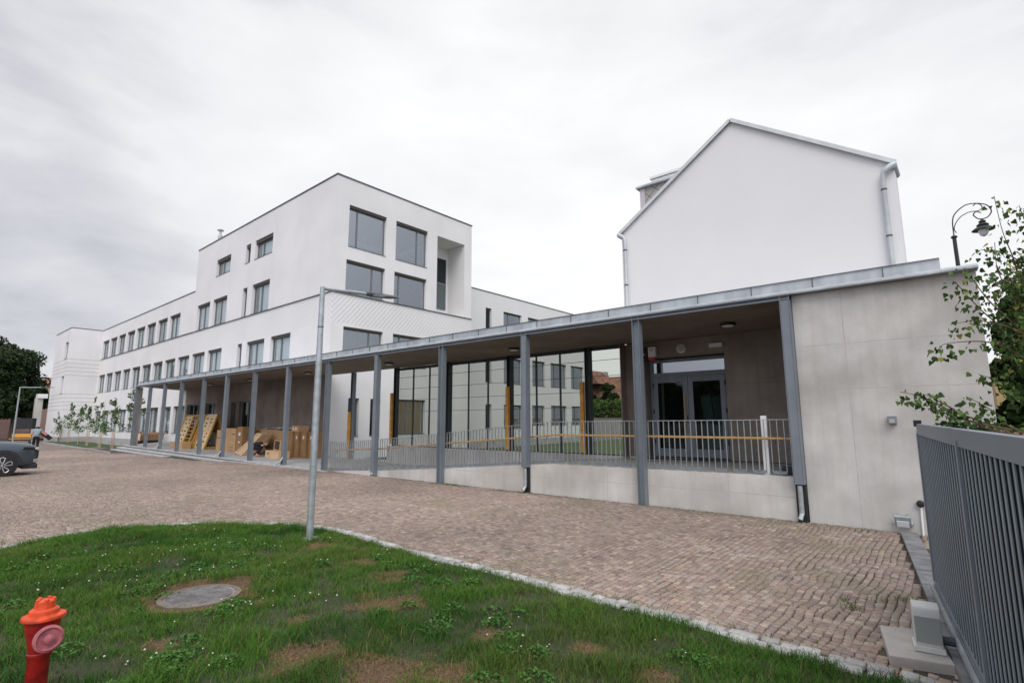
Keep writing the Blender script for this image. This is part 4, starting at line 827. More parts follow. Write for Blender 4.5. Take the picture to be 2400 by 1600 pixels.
# wall fittings on the big concrete wall
wl = thing('wall_lamp', 'small grey cube lamp on the blank concrete wall', 'wall lamp', (-.87, 9.97, .01)); MB().box(-.925, -.815, 9.90, 10.0, -.055, .065).build('housing', M['steel'], wl, bevel=.008); MB().box(-.905, -.835, 9.895, 9.90, -.04, .02).build('lens', M['plinth'], wl)
fl2 = thing('flood_lamp', 'grey floodlight bracketed low on the concrete wall', 'floodlight', (-.87, 9.95, -1.49)); MB().obox((-.87, 9.91, -1.47), (1, 0, 0), .10, (0, 1, .5), .03, (0, -.5, 1), .085).build('housing', M['galvpole'], fl2, bevel=.01); MB().obox((-.87, 9.872, -1.51), (1, 0, 0), .075, (0, 1, .5), .004, (0, -.5, 1), .05).build('lens', M['lens'], fl2); MB().bar((-.98, 9.99, -1.50), (-.98, 9.9, -1.48), .02, .05).bar((-.76, 9.99, -1.50), (-.76, 9.9, -1.48), .02, .05).box(-.93, -.81, 9.97, 10.0, -1.44, -1.38).build('bracket', M['galvpole'], fl2)
cdt = thing('cable_conduit', 'thin white conduit with a black knob near the gate end of the wall', 'conduit', (-.65, 9.96, -1.65)); MB().tube([(-.64, 9.97, -1.22), (-.65, 9.97, -1.66)], .014, 8).build('pipe', M['white'], cdt); MB().lathe((-.643, 9.93, -1.21), [(.02, 0), (.05, .01), (.05, .05), (.03, .07)], 16, 'Y').build('knob', M['black'], cdt)
# ------------------------------------------------------------------ gabled house behind
gh = thing('gabled_house', 'white gabled building with blank end wall and grey zinc verge above the walkway', 'building', (-4, 18, -1.65))
GX0, GX1, GY = -7.30, -0.66, 13.62; EZ, PZ = 5.52, 7.80; GM = (GX0 + GX1) / 2
gw = MB(); dpt = .55
for y_ in (GY, GY + dpt): gw.add([(GX0, y_, -1.8), (GX1, y_, -1.8), (GX1, y_, EZ + .03), (GM, y_, PZ + .02), (GX0, y_, EZ + .03)], [(0, 1, 2, 3, 4)])
gw.quad((GX0, GY, -1.8), (GX0, GY + dpt, -1.8), (GX0, GY + dpt, EZ), (GX0, GY, EZ)); gw.quad((GX1, GY, -1.8), (GX1, GY + dpt, -1.8), (GX1, GY + dpt, EZ), (GX1, GY, EZ))
gw.v = [(v[0], v[1], max(v[2], 2.34)) for v in gw.v]; gw.build('end_wall', M['metalclad'], gh)
hb = MB(); bx0, bx1, by0, by1, be, bp_ = -7.2, -1.5, 14.17, 23.0, 5.4, 7.5; bm_ = (bx0 + bx1) / 2 - .4
hb.add([(bx0, by0, 2.3), (bx1, by0, 2.3), (bx1, by0, be), (bm_, by0, bp_), (bx0, by0, be), (bx0, by1, 2.3), (bx1, by1, 2.3), (bx1, by1, be), (bm_, by1, bp_), (bx0, by1, be)], [(0,1,2,3,4),(9,8,7,6,5),(0,5,6,1),(1,6,7,2),(2,7,8,3),(3,8,9,4),(4,9,5,0)]); hb.build('house_body', M['render'], gh)
sl_ = (PZ - EZ) / (GM - GX0); rfm = MB()
for sx, ex in ((-1, GX0 - .03), (1, GX1 + .03)):
    ez = EZ - .03 * sl_ + .02; a0 = (ex, GY - .06, ez); a1 = (GM, GY - .06, PZ + .04); b0 = (ex, GY + dpt + .1, ez); b1 = (GM, GY + dpt + .1, PZ + .04)
    up = Vector((0, 0, .05)); rfm.add([a0, a1, b1, b0, Vector(a0) + up, Vector(a1) + up, Vector(b1) + up, Vector(b0) + up], [(0,1,2,3),(4,5,6,7),(0,1,5,4),(1,2,6,5),(2,3,7,6),(3,0,4,7)])
rfo = rfm.build('roof', M['galv'], gh)
vg = MB()
for sx, ex in ((-1, GX0 - .03), (1, GX1 + .03)):
    ez = EZ - .03 * sl_ + .02; d_ = Vector((GM - ex, 0, PZ + .04 - ez)).normalized(); a = Vector((ex, GY - .075, ez)); b = Vector((GM, GY - .075, PZ + .04))
    nrm = Vector((-d_.z, 0, d_.x)) * (1 if sx < 0 else -1); 
    if nrm.z < 0: nrm = -nrm
    vg.add([a - nrm * .035, b - nrm * .035, b + nrm * .055, a + nrm * .055, a - nrm * .035 + Vector((0, -.02, 0)), b - nrm * .035 + Vector((0, -.02, 0)), b + nrm * .055 + Vector((0, -.02, 0)), a + nrm * .055 + Vector((0, -.02, 0))], [(0,1,2,3),(4,5,6,7),(0,1,5,4),(1,2,6,5),(2,3,7,6),(3,0,4,7)])
vg.build('verge_trim', mat('pale_zinc', (.62, .64, .64), .55, .1, var=.15, vs=2), gh)
for sx, ex, px_ in ((-1, GX0 + .0, GX0 + .14), (1, GX1 - .06, GX1 - .22)):
    gz = EZ - .05 * sl_ - .02
    gt = MB(); gt.tube([(ex + .04 * sx, GY - .10, gz), (ex + .05 * sx, GY + dpt, gz)], .075, 12); go = gt.build('gutter', M['galv'], gh, smooth=True)
    MB().tube([(ex + .08 * sx, GY - .06, gz + .04), (ex, GY - .12, gz - .02), (px_ + .03 * sx, GY - .11, gz - .10), (px_, GY - .09, gz - .20), (px_, GY - .09, 2.30)], [.05, .055, .05, .045, .045] if sx < 0 else [.055, .065, .055, .05, .05], 12).build('downpipe', mat('pale_zinc_pipe', (.58, .61, .62), .5, .15, var=.2, vs=3, streak=.1), go, smooth=True)
    for z_ in (4.95, 3.9): MB().lathe((px_, GY - .09, z_), [(.058, 0), (.058, .03)], 14).build('pipe_clamp', M['darksteel'], go)
# slate-hung dormer and white chimney on the left slope
dm = MB(); Yd0, Yd1 = 15.0, 17.2; dm.box(-7.28, -5.2, Yd0, Yd1, 5.6, 7.42)
dia = mat('diamond_slates', (.36, .345, .32), .7); Nn = dia.node_tree.nodes; Ll = dia.node_tree.links; g_ = Nn.new('ShaderNodeNewGeometry'); sp = Nn.new('ShaderNodeSeparateXYZ'); Ll.new(g_.outputs['Position'], sp.inputs[0])
def mth(op, a, b=None):
    k = Nn.new('ShaderNodeMath'); k.operation = op
    for i, v in enumerate((a, b)):
        if v is None: continue
        if isinstance(v, (int, float)): k.inputs[i].default_value = v
        else: Ll.new(v, k.inputs[i])
    return k.outputs[0]
lines = None
for sg in (1, -1):
    v = mth('FRACT', mth('MULTIPLY', mth('ADD', sp.outputs[2], mth('MULTIPLY', sp.outputs[0], sg * .95)), 2.4)); lt = mth('LESS_THAN', v, 0.06); lines = lt if lines is None else mth('MAXIMUM', lines, lt)
x_ = Nn.new('ShaderNodeMix'); x_.data_type = 'RGBA'; Ll.new(lines, x_.inputs[0]); x_.inputs[6].default_value = (.36, .345, .32, 1); x_.inputs[7].default_value = (.07, .07, .07, 1); Ll.new(x_.outputs[2], Nn['Principled BSDF'].inputs['Base Color'])
dmo = dm.build('dormer', dia, gh); MB().box(-7.42, -5.1, Yd0 - .12, Yd1 + .12, 7.42, 7.48).build('dormer_roof', M['galv'], dmo); MB().box(-7.32, -7.16, Yd0 - .03, Yd0 + .1, 5.6, 7.40).build('corner_board', mat('mauve_grey_board', (.52, .48, .50), .7), dmo)
ch = MB(); ch.box(-7.85, -5.6, 16.9 + .6, 18.4 + .6, 6.0, 8.45 + .55); cho = ch.build('chimney', M['render'], gh); cc = MB()
for k in range(4): cc.box(-7.85 - .05 * (k + 1), -5.5, 17.5 - .05 * (k + 1), 19.0 + .05, 8.5 + k * .11, 8.59 + k * .11)
cc.build('cornice', M['render'], cho)
# ------------------------------------------------------------------ lamps
def street_lamp(x_, y_, zb, zt_, label, arm, second=False):
    t_ = thing('street_lamp', label, 'street lamp', (x_, y_, zb), 'low galvanised street lamps')
    MB().tube([(x_, y_, zb), (x_, y_, zb + 1.95), (x_, y_, zt_)], [.049, .049, .036], 16).build('pole', M['galvpole'], t_, smooth=True)
    MB().lathe((x_, y_, zb + .005), [(.13, 0), (.13, .012), (.06, .014), (.055, .03)], 20).build('base_plate', M['galvpole'], t_)
    MB().lathe((x_, y_, zt_ - .62), [(.040, 0), (.045, .01), (.040, .02)], 16).build('collar', M['darksteel'], t_)
    e_ = Vector((x_, y_, zt_)) + Vector(arm); d_ = Vector(arm).normalized(); a0 = Vector((x_, y_, zt_ - .02))
    MB().tube([a0, a0 + Vector(arm) * .70], .028, 12).build('arm', M['galvpole'], t_, smooth=True)
    s_ = a0 + Vector(arm) * .66; MB().tube([s_, s_ + Vector(arm) * .13], .034, 12).build('coupling', M['darksteel'], t_); sdv = d_.cross(Vector((0, 0, 1))).normalized()
    hd = MB(); h0 = a0 + Vector(arm) * .76
    pts = [(0, .035, .03), (.12, .05, .032), (.22, .10, .018), (.42, .10, .014), (.52, .05, .008)]; vs_ = []
    for l_, w_, h_ in pts:
        c_ = h0 + d_ * l_; vs_ += [c_ - sdv * w_ - Vector((0, 0, h_)), c_ + sdv * w_ - Vector((0, 0, h_)), c_ + sdv * w_ * .8 + Vector((0, 0, h_)), c_ - sdv * w_ * .8 + Vector((0, 0, h_))]
    fs_ = [(3, 2, 1, 0), (16, 17, 18, 19)] + [(i*4 + k, i*4 + (k+1) % 4, (i+1)*4 + (k+1) % 4, (i+1)*4 + k) for i in range(4) for k in range(4)]
    hd.add(vs_, fs_); hd.build('lamp_head', mat('lamp_head_grey', (.12, .13, .14), .5), t_)
    return t_
street_lamp(-7.19, 4.03, -1.625, 2.01, 'galvanised street lamp rising from the tip of the lawn', (0, 1.15, .085))
street_lamp(-47.7, 5.45, -1.79, 2.36, 'distant galvanised street lamp behind the parked car', (1.1, 1.5, .02))
ol = thing('ornamental_lamp', 'black wrought-iron lamp post with scroll arm and bell shade', 'street lamp', (.22, 15.4, -1.65))
def smooth3(pts, n=8):
    P = [Vector(p) for p in pts]; o = []
    for i in range(len(P) - 1):
        p0, p1, p2, p3 = P[max(i-1, 0)], P[i], P[i+1], P[min(i+2, len(P)-1)]
        for k in range(n):
            t = k / n; o.append(0.5 * ((2*p1) + (-p0+p2)*t + (2*p0-5*p1+4*p2-p3)*t*t + (-p0+3*p1-3*p2+p3)*t**3))
    return o + [P[-1]]
OY = 17.6; MB().tube([(.235, OY, -1.7), (.235, OY, 1.5), (.215, OY, 4.74)], [.08, .055, .042], 12).build('post', M['black'], ol, smooth=True); ks = OY / 15.4
A_ = [(0.19, 4.16), (0.19, 4.37), (0.2, 4.53), (0.24, 4.66), (0.34, 4.77), (0.46, 4.84), (0.59, 4.84), (0.72, 4.8), (0.82, 4.73), (0.87, 4.6), (0.83, 4.5), (0.75, 4.45), (0.65, 4.46), (0.58, 4.54), (0.57, 4.59), (0.62, 4.64), (0.7, 4.59)]
B_ = [(0.24, 4.23), (0.21, 4.33), (0.25, 4.46), (0.34, 4.58), (0.44, 4.64), (0.54, 4.66), (0.65, 4.65), (0.72, 4.69), (0.72, 4.76), (0.67, 4.81), (0.62, 4.82), (0.58, 4.78)]
MB().tube(smooth3([(a * ks, OY, b * ks) for a, b in A_]), .014, 8).build('scroll_arm', M['black'], ol, smooth=True); MB().tube(smooth3([(a * ks, OY, b * ks) for a, b in B_]), .011, 8).build('scroll_arm', M['black'], ol, smooth=True)
MB().lathe((.215, OY, 4.70), [(.05, 0), (.075, .03), (.05, .07)], 12).build('collar', M['black'], ol)
hz = 4.19 * ks; hx_ = .695 * ks; MB().lathe((hx_, OY, hz), [(.235, 0), (.20, .035), (.11, .10), (.13, .13), (.06, .20), (.08, .225), (.03, .27), (.012, .31)], 18).build('shade', M['black'], ol, smooth=True)
MB().lathe((hx_, OY, hz), [(.02, -.17), (.07, -.14), (.10, -.07), (.11, 0)], 16).build('bulb_glass', mat('frosted_globe', (.55, .57, .58), .25), ol, smooth=True)
# ------------------------------------------------------------------ sliding gate, motor
gt = thing('sliding_gate', 'grey metal sliding gate with close vertical slats', 'gate', (-.1, 4.6, -1.6))
G0 = Vector((-.352, 6.46, 0)); GD = Vector((.1345, -.9909, 0)).normalized(); GN = Vector((GD.y, -GD.x, 0))    # GN points to the paved side
if GN.x > 0: GN = -GN
def gp(s_, z_, o_=0): p = G0 + GD * s_ + GN * o_; return Vector((p.x, p.y, z_))
SE = 6.2; gfr = MB()
gfr.bar(gp(0, -.085), gp(SE, -.13), .06, .10); gfr.bar(gp(0, -1.475), gp(SE, -1.475), .06, .05)
for s_ in (0.025, 2.37, 4.7, SE - .03): gfr.bar(gp(s_, -.12), gp(s_, -1.46), .075, .062, up=GD)
gfr.build('gate_frame', M['gate'], gt)
MB().bar(gp(.02, -.79, .018), gp(SE - .02, -.79, .018), .004, 1.33).build('gap_shade_sheet', M['gapshade'], gt)  # near-black sheet added to stand in for the shade between slats
s_ = .10; k = 0
while s_ < SE - .05 and k < 95:
    if all(abs(s_ - q_) > .05 for q_ in (2.37, 4.7)):
        m_ = MB(); m_.obox(gp(s_, -.79, .022), GD, .017, GN, .003, (0, 0, 1), .655); m_.build('slat', M['gateslat'], gt); k += 1
    s_ += .108
br_ = MB(); br_.bar(gp(-.03, -1.535, .0), gp(SE, -1.535, .0), .07, .07); br_.build('bottom_beam', M['galvpole'], gt)
rk = MB(); rk.bar(gp(0, -1.50, .055), gp(SE, -1.50, .055), .02, .03); s_ = .02
while s_ < SE: rk.bar(gp(s_, -1.52, .055), gp(s_ + .014, -1.52, .055), .022, .02); s_ += .03
rk.build('gear_rack', M['galvpole'], gt)
MB().box(-.40, -.34, 6.44, 6.52, -.06, 0.0).build('end_stop', M['black'], gt)
tk = MB(); sK = -3.4
while sK < SE + 2: tk.bar(gp(sK, -1.628), gp(sK + .585, -1.628), .20, .05); sK += .60
tk.bar(gp(-3.4, -1.642), gp(SE + 2, -1.642), .19, .05); tag(tk.build('gate_track_kerb', mat('granite_track_slabs', (.20, .20, .20), .85, var=.35, vs=6, bump=.4)), kind='structure')
mo = thing('gate_motor', 'cream gate-opener housing on a concrete pad beside the gate', 'gate motor', (-.42, 4.92, -1.55))
md = (GD * -1); mc_ = Vector((-.365, 4.95, 0)); hs = MB(); sx_, sy_ = .085, .105
profm = [(-.085, 0), (.085, 0), (.085, .25), (.075, .285), (.045, .305), (-.045, .305), (-.075, .285), (-.085, .25)]
vs_ = []
for e2 in (-sy_, sy_):
    for a, h_ in profm: p = mc_ + GN * e2 * .74 + GD * a * .95; vs_.append((p.x, p.y, -1.56 + h_ * .90))
nP = len(profm); hs.add(vs_, [tuple(range(nP)), tuple(range(nP, 2*nP))] + [(i, (i+1) % nP, nP + (i+1) % nP, nP + i) for i in range(nP)]); hs.build('housing', M['cream'], mo, bevel=.008, smooth=True)
hf = MB(); c_ = mc_ + GD * .083; hf.obox((c_.x, c_.y, -1.445), GN, .072, GD, .004, (0, 0, 1), .085); hf.build('face_panel', M['housing'], mo, bevel=.002)
MB().obox((mc_.x, mc_.y, -1.575), GN, .088, GD, .09, (0, 0, 1), .018).build('foot', M['cream'], mo, bevel=.005)
pn = mc_ - GN * .16; MB().tube([(pn.x, pn.y, -1.52), (mc_.x, mc_.y, -1.52)], .03, 10).build('pinion', M['darksteel'], mo)
tag(MB().prism([(-.69, 5.28), (-.36, 5.38), (-.22, 4.76), (-.57, 4.66)], -1.75, -1.596).build('motor_pad', concrete('pad_concrete', (.50, .46, .42), dark=.8), bevel=.01), 'concrete pad under the gate-opener housing', 'concrete pad')
# ------------------------------------------------------------------ hydrant
hy = thing('fire_hydrant', 'red pillar hydrant with orange top and faded pink side cap in the lawn corner', 'fire hydrant', (-4.11, .70, -1.63))
HX_, HY_ = -4.11, .70; MB().lathe((HX_, HY_, -1.66), [(.076, 0), (.076, .03), (.050, .05), (.050, .36), (.058, .37), (.058, .385), (.052, .39), (.060, .44), (.078, .52), (.083, .565)], 28).build('barrel', M['hred'], hy, smooth=True)
MB().lathe((HX_, HY_, -1.095), [(.100, 0), (.102, .010), (.098, .018), (.070, .026), (.067, .046), (.058, .053), (.048, .056), (.046, .074), (.036, .078)], 28).build('bonnet', M['horange'], hy, smooth=True)
nb2 = MB()
for k in range(5): a = k * 2 * PI / 5; nb2.lathe((HX_ + .036 * math.cos(a), HY_ + .036 * math.sin(a), -1.01), [(.011, 0), (.011, .020), (.006, .024)], 8)
nb2.lathe((HX_, HY_, -1.02), [(.047, -.01), (.045, .018), (.038, .024)], 14); nb2.build('operating_nut', M['horange'], hy)
cdv = Vector((.985, .12, .02)).normalized(); q = Vector((0, 0, 1)).rotation_difference(cdv).to_matrix()
MB().lathe(Vector((HX_, HY_, -1.185)) + cdv * .06, [(.042, -.02), (.042, .04)], 24, tilt=q).build('outlet', M['hred'], hy, smooth=True)
MB().lathe(Vector((HX_, HY_, -1.185)) + cdv * .092, [(.060, 0), (.069, .01), (.069, .026), (.058, .031), (.051, .019), (.026, .018), (.024, .040), (.010, .046)], 28, tilt=q).build('outlet_cap', M['hpink'], hy, smooth=True)
# ------------------------------------------------------------------ trees
def crown(parent, clusters, per, size, cols, name='crown', droop=0.0, seed=1):
    rg = np.random.default_rng(seed); P_, C_ = [], []
    for (cx, cy, cz, rx, ry, rz) in clusters:
        d = rg.normal(0, 1, (per, 3)); d /= np.linalg.norm(d, axis=1, keepdims=True); r = rg.random((per, 1)) ** 0.45
        P_.append(np.array([cx, cy, cz]) + d * r * np.array([rx, ry, rz])); tone = rg.uniform(.65, 1.3); t = rg.random((per, 1))
        C_.append((np.array(cols[0]) * (1 - t) + np.array(cols[1]) * t) * tone)
    P_ = np.concatenate(P_); C_ = np.concatenate(C_); V, F, C = leafquads(P_, size * (0.6 + .8 * rg.random(len(P_))), 1.0, C_, flat=False, asp=1.1)
    return npmesh(name, V, F, M['leaf'], parent, C)
ypos = [(-67.0, 11.0, 2.2), (-64.2, 11.2, 3.3), (-57.9, 10.7, 2.8), (-53.8, 10.6, 2.9), (-48.7, 10.35, 3.3), (-43.5, 9.95, 3.05), (-44.0, 11.1, 3.7)]
ylab = ['leftmost young tree, short and bushy at the wing corner', 'second young tree from the left, drooping and broad', 'third young tree from the left, thin and single-staked', 'fourth young tree from the left between paired stakes', 'fifth young tree from the left in front of the windows', 'largest young tree on the strip, double-staked near the steps', 'tall narrow young tree beside the end of the walkway']
for i, ((x_, y_, h_), lb) in enumerate(zip(ypos, ylab)):
    zb = -1.80; h_ *= 1.1; t_ = thing('young_tree', lb, 'tree', (x_, y_, zb), 'young staked trees in front of the white facade'); rg = random.Random(i)
    MB().tube([(x_, y_, zb), (x_ + .05, y_, zb + h_ * .5), (x_ - .03, y_, zb + h_ * .97)], [.026, .018, .008], 7).build('trunk', M['stake'], t_)
    cl = [(x_ + rg.gauss(0, .42 * (1.2 - f)), y_ + rg.gauss(0, .3), zb + h_ * (.36 + .6 * f), .33 * (1.25 - f), .33 * (1.25 - f), .26) for f in np.linspace(0, 1, 12)]
    crown(t_, cl, 34, .062, ((.035, .075, .022), (.12, .19, .06)), seed=100 + i)
    if i != 2 and i != 6:
        for s__ in (-.16, .16): MB().tube([(x_ + s__, y_ - .1, zb), (x_ + s__, y_ - .1, zb + 1.2)], .02, 7).build('stake', M['stake'], t_)
# raised strip of grass they stand in
sg = MB(); sg.prism([(-69, 9.9), (-63.7, 9.75), (-48.6, 9.2), (-38.9, 8.80), (-40.4, 9.6), (-46.0, 11.9), (-66, 12.6), (-69.5, 10.8)], -2.1, -1.80); tag(sg.build('planting_strip', mat('strip_turf', (.045, .085, .022), .95, var=.3, vs=5, bump=.6, bs=30)), kind='structure')
sgk = MB(); sgk.bar((-69, 9.85, -1.83), (-63.7, 9.68, -1.83), .1, .14).bar((-63.7, 9.68, -1.83), (-48.6, 9.13, -1.80), .1, .14).bar((-48.6, 9.13, -1.80), (-38.9, 8.74, -1.765), .1, .14); tag(sgk.build('strip_kerb', M['floor']), kind='structure')
# big dark tree on the left
def big_tree(name, lb, x_, y_, zb, h_, r_, cols, per=260, ncl=70, size=.3, seed=3, trunk_r=.35, squash=.8, group=None):
    t_ = thing(name, lb, 'tree', (x_, y_, zb), group); rg = random.Random(seed)
    tm = MB(); tm.tube([(x_, y_, zb), (x_ + .1, y_, zb + h_ * .35), (x_ - .1, y_ + .1, zb + h_ * .8)], [trunk_r, trunk_r * .7, trunk_r * .2], 10)
    cl = []
    for k in range(ncl):
        a = rg.random() * 2 * PI; el = rg.uniform(-.75, 1) ; rr = rg.uniform(.55, 1.0); cz = zb + h_ * .58 + el * h_ * .40 * rr; w_ = math.sqrt(max(0.05, 1 - el * el)) * r_ * rr
        s__ = rg.uniform(.16, .30) * r_; cl.append((x_ + w_ * math.cos(a), y_ + w_ * math.sin(a), cz, s__, s__, s__ * squash))
        if k < 14: tm.tube([(x_, y_, zb + h_ * rg.uniform(.25, .55)), (x_ + w_ * .5 * math.cos(a), y_ + w_ * .5 * math.sin(a), (cz + zb + h_ * .5) / 2), (x_ + w_ * math.cos(a), y_ + w_ * math.sin(a), cz)], [trunk_r * .3, trunk_r * .2, .03], 6)
    tm.build('trunk', M['bark'], t_); crown(t_, cl, per, size, cols, seed=seed); return t_
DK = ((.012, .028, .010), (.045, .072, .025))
big_tree('broadleaf_tree', 'large dark broadleaf tree at the left edge beyond the lamp', -84.5, 6.2, -2.0, 11.6, 5.2, DK, per=620, ncl=95, size=.15, seed=5)
big_tree('broadleaf_tree', 'dark tree filling the gap left of the white wing', -82.0, 9.2, -2.0, 7.3, 2.7, DK, per=420, ncl=60, size=.13, seed=6)
big_tree('broadleaf_tree', 'dark tree half hidden behind the parked car', -74.0, 4.6, -2.0, 6.0, 2.6, DK, per=420, ncl=50, size=.13, seed=9)
# shelter, bench, pier and house on the far left
shl = thing('bus_shelter', 'small open shelter with a dark roof band beyond the lamp', 'shelter', (-68, 8.4, -1.9))
pa, pb = Vector((-69.0, 7.9, 0)), Vector((-67.9, 9.1, 0)); MB().bar((pa.x, pa.y, -.05), (pb.x, pb.y, -.05), .5, 1.0).build('roof_band', M['black'], shl)
for f in (0, .83): q_ = pa.lerp(pb, f); MB().bar((q_.x, q_.y, -1.95), (q_.x, q_.y, -.5), .07, .07).build('post', M['darksteel'], shl)
MB().bar((pa.x, pa.y, -.85), (pb.x, pb.y, -.85), .04, .05).build('cross_rail', M['darksteel'], shl)
bn_ = thing('park_bench', 'orange-yellow slatted bench in front of the small shelter', 'bench', (-66.5, 8.4, -1.9)); qa, qb = Vector((-66.9, 7.55, 0)), Vector((-65.5, 8.75, 0)); yb = mat('yellow_bench_board', (.62, .30, .03), .6)
MB().bar((qa.x, qa.y, -1.12), (qb.x, qb.y, -1.12), .05, .30).build('backrest', yb, bn_); MB().bar((qa.x + .25, qa.y - .1, -1.42), (qb.x + .25, qb.y - .1, -1.42), .4, .06).build('seat', yb, bn_)
for f in (.08, .92): q_ = qa.lerp(qb, f); MB().bar((q_.x + .15, q_.y, -1.9), (q_.x + .15, q_.y, -1.43), .06, .35, up=(1, 0, 0)).build('leg', M['black'], bn_)
pr = thing('entrance_pier', 'beige concrete pier with a white cap beside the white wing', 'pier', (-74.9, 10.0, -2)); MB().box(-75.5, -74.75, 9.9, 10.5, -2.0, 2.6).build('shaft', M['conc'], pr); MB().box(-75.7, -74.4, 10.0, 10.8, 2.6, 3.05).build('cap', M['white'], pr)
def house(name, lb, x0, x1, y0, y1, zb, ze, zr, wallm, roofm, ax='X'):
    t_ = thing(name, lb, 'house', ((x0 + x1) / 2, (y0 + y1) / 2, zb)); MB().box(x0, x1, y0, y1, zb, ze).build('walls', wallm, t_); r_ = MB()
    if ax == 'X':
        ym = (y0 + y1) / 2; r_.add([(x0 - .3, y0 - .4, ze - .1), (x1 + .3, y0 - .4, ze - .1), (x1 + .3, y1 + .4, ze - .1), (x0 - .3, y1 + .4, ze - .1), (x0 - .3, ym, zr), (x1 + .3, ym, zr)], [(0, 1, 5, 4), (2, 3, 4, 5), (0, 4, 3), (1, 2, 5), (0, 3, 2, 1)])
    else:
        xm = (x0 + x1) / 2; r_.add([(x0 - .4, y0 - .3, ze - .1), (x1 + .4, y0 - .3, ze - .1), (x1 + .4, y1 + .3, ze - .1), (x0 - .4, y1 + .3, ze - .1), (xm, y0 - .3, zr), (xm, y1 + .3, zr)], [(0, 4, 5, 3), (1, 2, 5, 4), (0, 1, 4), (2, 3, 5), (0, 3, 2, 1)])
    ro = r_.build('roof', roofm, t_); return t_, ro
tile = mat('clay_tiles', (.30, .14, .09), .85, var=.45, vs=1.6, col2=(.13, .08, .06)); pinkw = mat('pink_plaster', (.50, .33, .28), .9, var=.1, vs=1); yelw = mat('ochre_plaster', (.42, .30, .15), .9, var=.1, vs=1); winm = mat('far_window', (.04, .05, .06), .2)
h1, _ = house('distant_house', 'pink house glimpsed between the dark trees at the left', -112, -92, 6, 22, -2, 3.6, 6.6, pinkw, tile, 'Y')
for y_ in (8, 11, 14): MB().box(-92.0, -91.95, y_, y_ + 1.1, .6, 2.3).build('window', winm, h1)
h2, ro2 = house('distant_house', 'tiled-roof house seen through the gap beside the glass doors', -50, -28, 62, 70, -2, 2.4, 6.2, pinkw, tile, 'X'); MB().box(-39, -38.2, 65, 65.8, 5.6, 6.9).build('chimney', M['plinth'], ro2); MB().add([(-40.2, 61.5, 5.0), (-37.2, 61.5, 5.0), (-38.7, 61.5, 6.9), (-40.2, 66, 5.0), (-37.2, 66, 5.0), (-38.7, 66, 6.9)], [(0, 1, 2), (0, 2, 5, 3), (1, 4, 5, 2)]).build('roof_gable', tile, ro2)
h3, _ = house('distant_house', 'ochre house glimpsed through the birch leaves at the right', 1.5, 12, 44, 56, -2, 3.4, 6.0, yelw, tile, 'Y')
for x_ in (2.0, 4.6): MB().box(x_, x_ + 1.0, 43.95, 44.0, 1.6, 3.2).build('window', winm, h3)
bw = thing('boundary_wall', 'grey boundary wall below the hedge beyond the courtyard', 'wall', (-27, 50, -2)); MB().box(-46, -5, 50, 50.25, -2.2, .25).build('panels', M['plinth'], bw); MB().box(-46, -5, 49.95, 50.3, .25, .33).build('coping', M['floor'], bw)
hd = thing('hedge', 'clipped green hedge above the grey boundary wall', 'hedge', (-27, 51.5, -2)); crown(hd, [(x_, 51.5, z_, 1.1, .7, .7) for x_ in np.arange(-38, -22, .9) for z_ in (.3, 1.1, 1.8)], 180, .11, ((.05, .10, .025), (.13, .20, .05)), 'foliage', seed=12)
MB().box(-38.5, -22, 51.3, 51.6, -2, 1.3).build('stems', M['bark'], hd)
for k, (x_, h_, lb) in enumerate(((-32.0, 6.6, 'dark conifer-like tree left of the tiled roof in the gap'), (-29.3, 6.2, 'rounded dark tree right of the tiled roof in the gap'), (-35.6, 6.0, 'dark tree behind the orange guard in the gap'))):
    big_tree('garden_tree', lb, x_, 55.0 + k, -2, h_, 1.2 if k == 0 else 1.7, ((.02, .045, .015), (.06, .10, .03)), per=150, ncl=34, size=.16, seed=20 + k, trunk_r=.15, group='garden trees beyond the hedge')
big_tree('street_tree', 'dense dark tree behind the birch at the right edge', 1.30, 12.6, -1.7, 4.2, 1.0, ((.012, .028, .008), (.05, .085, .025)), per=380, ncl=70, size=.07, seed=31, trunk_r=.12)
big_tree('street_tree', 'dark tree farther back behind the birch', 2.5, 18.5, -1.7, 5.0, 1.7, ((.012, .028, .008), (.05, .085, .025)), per=300, ncl=60, size=.09, seed=33, trunk_r=.15)
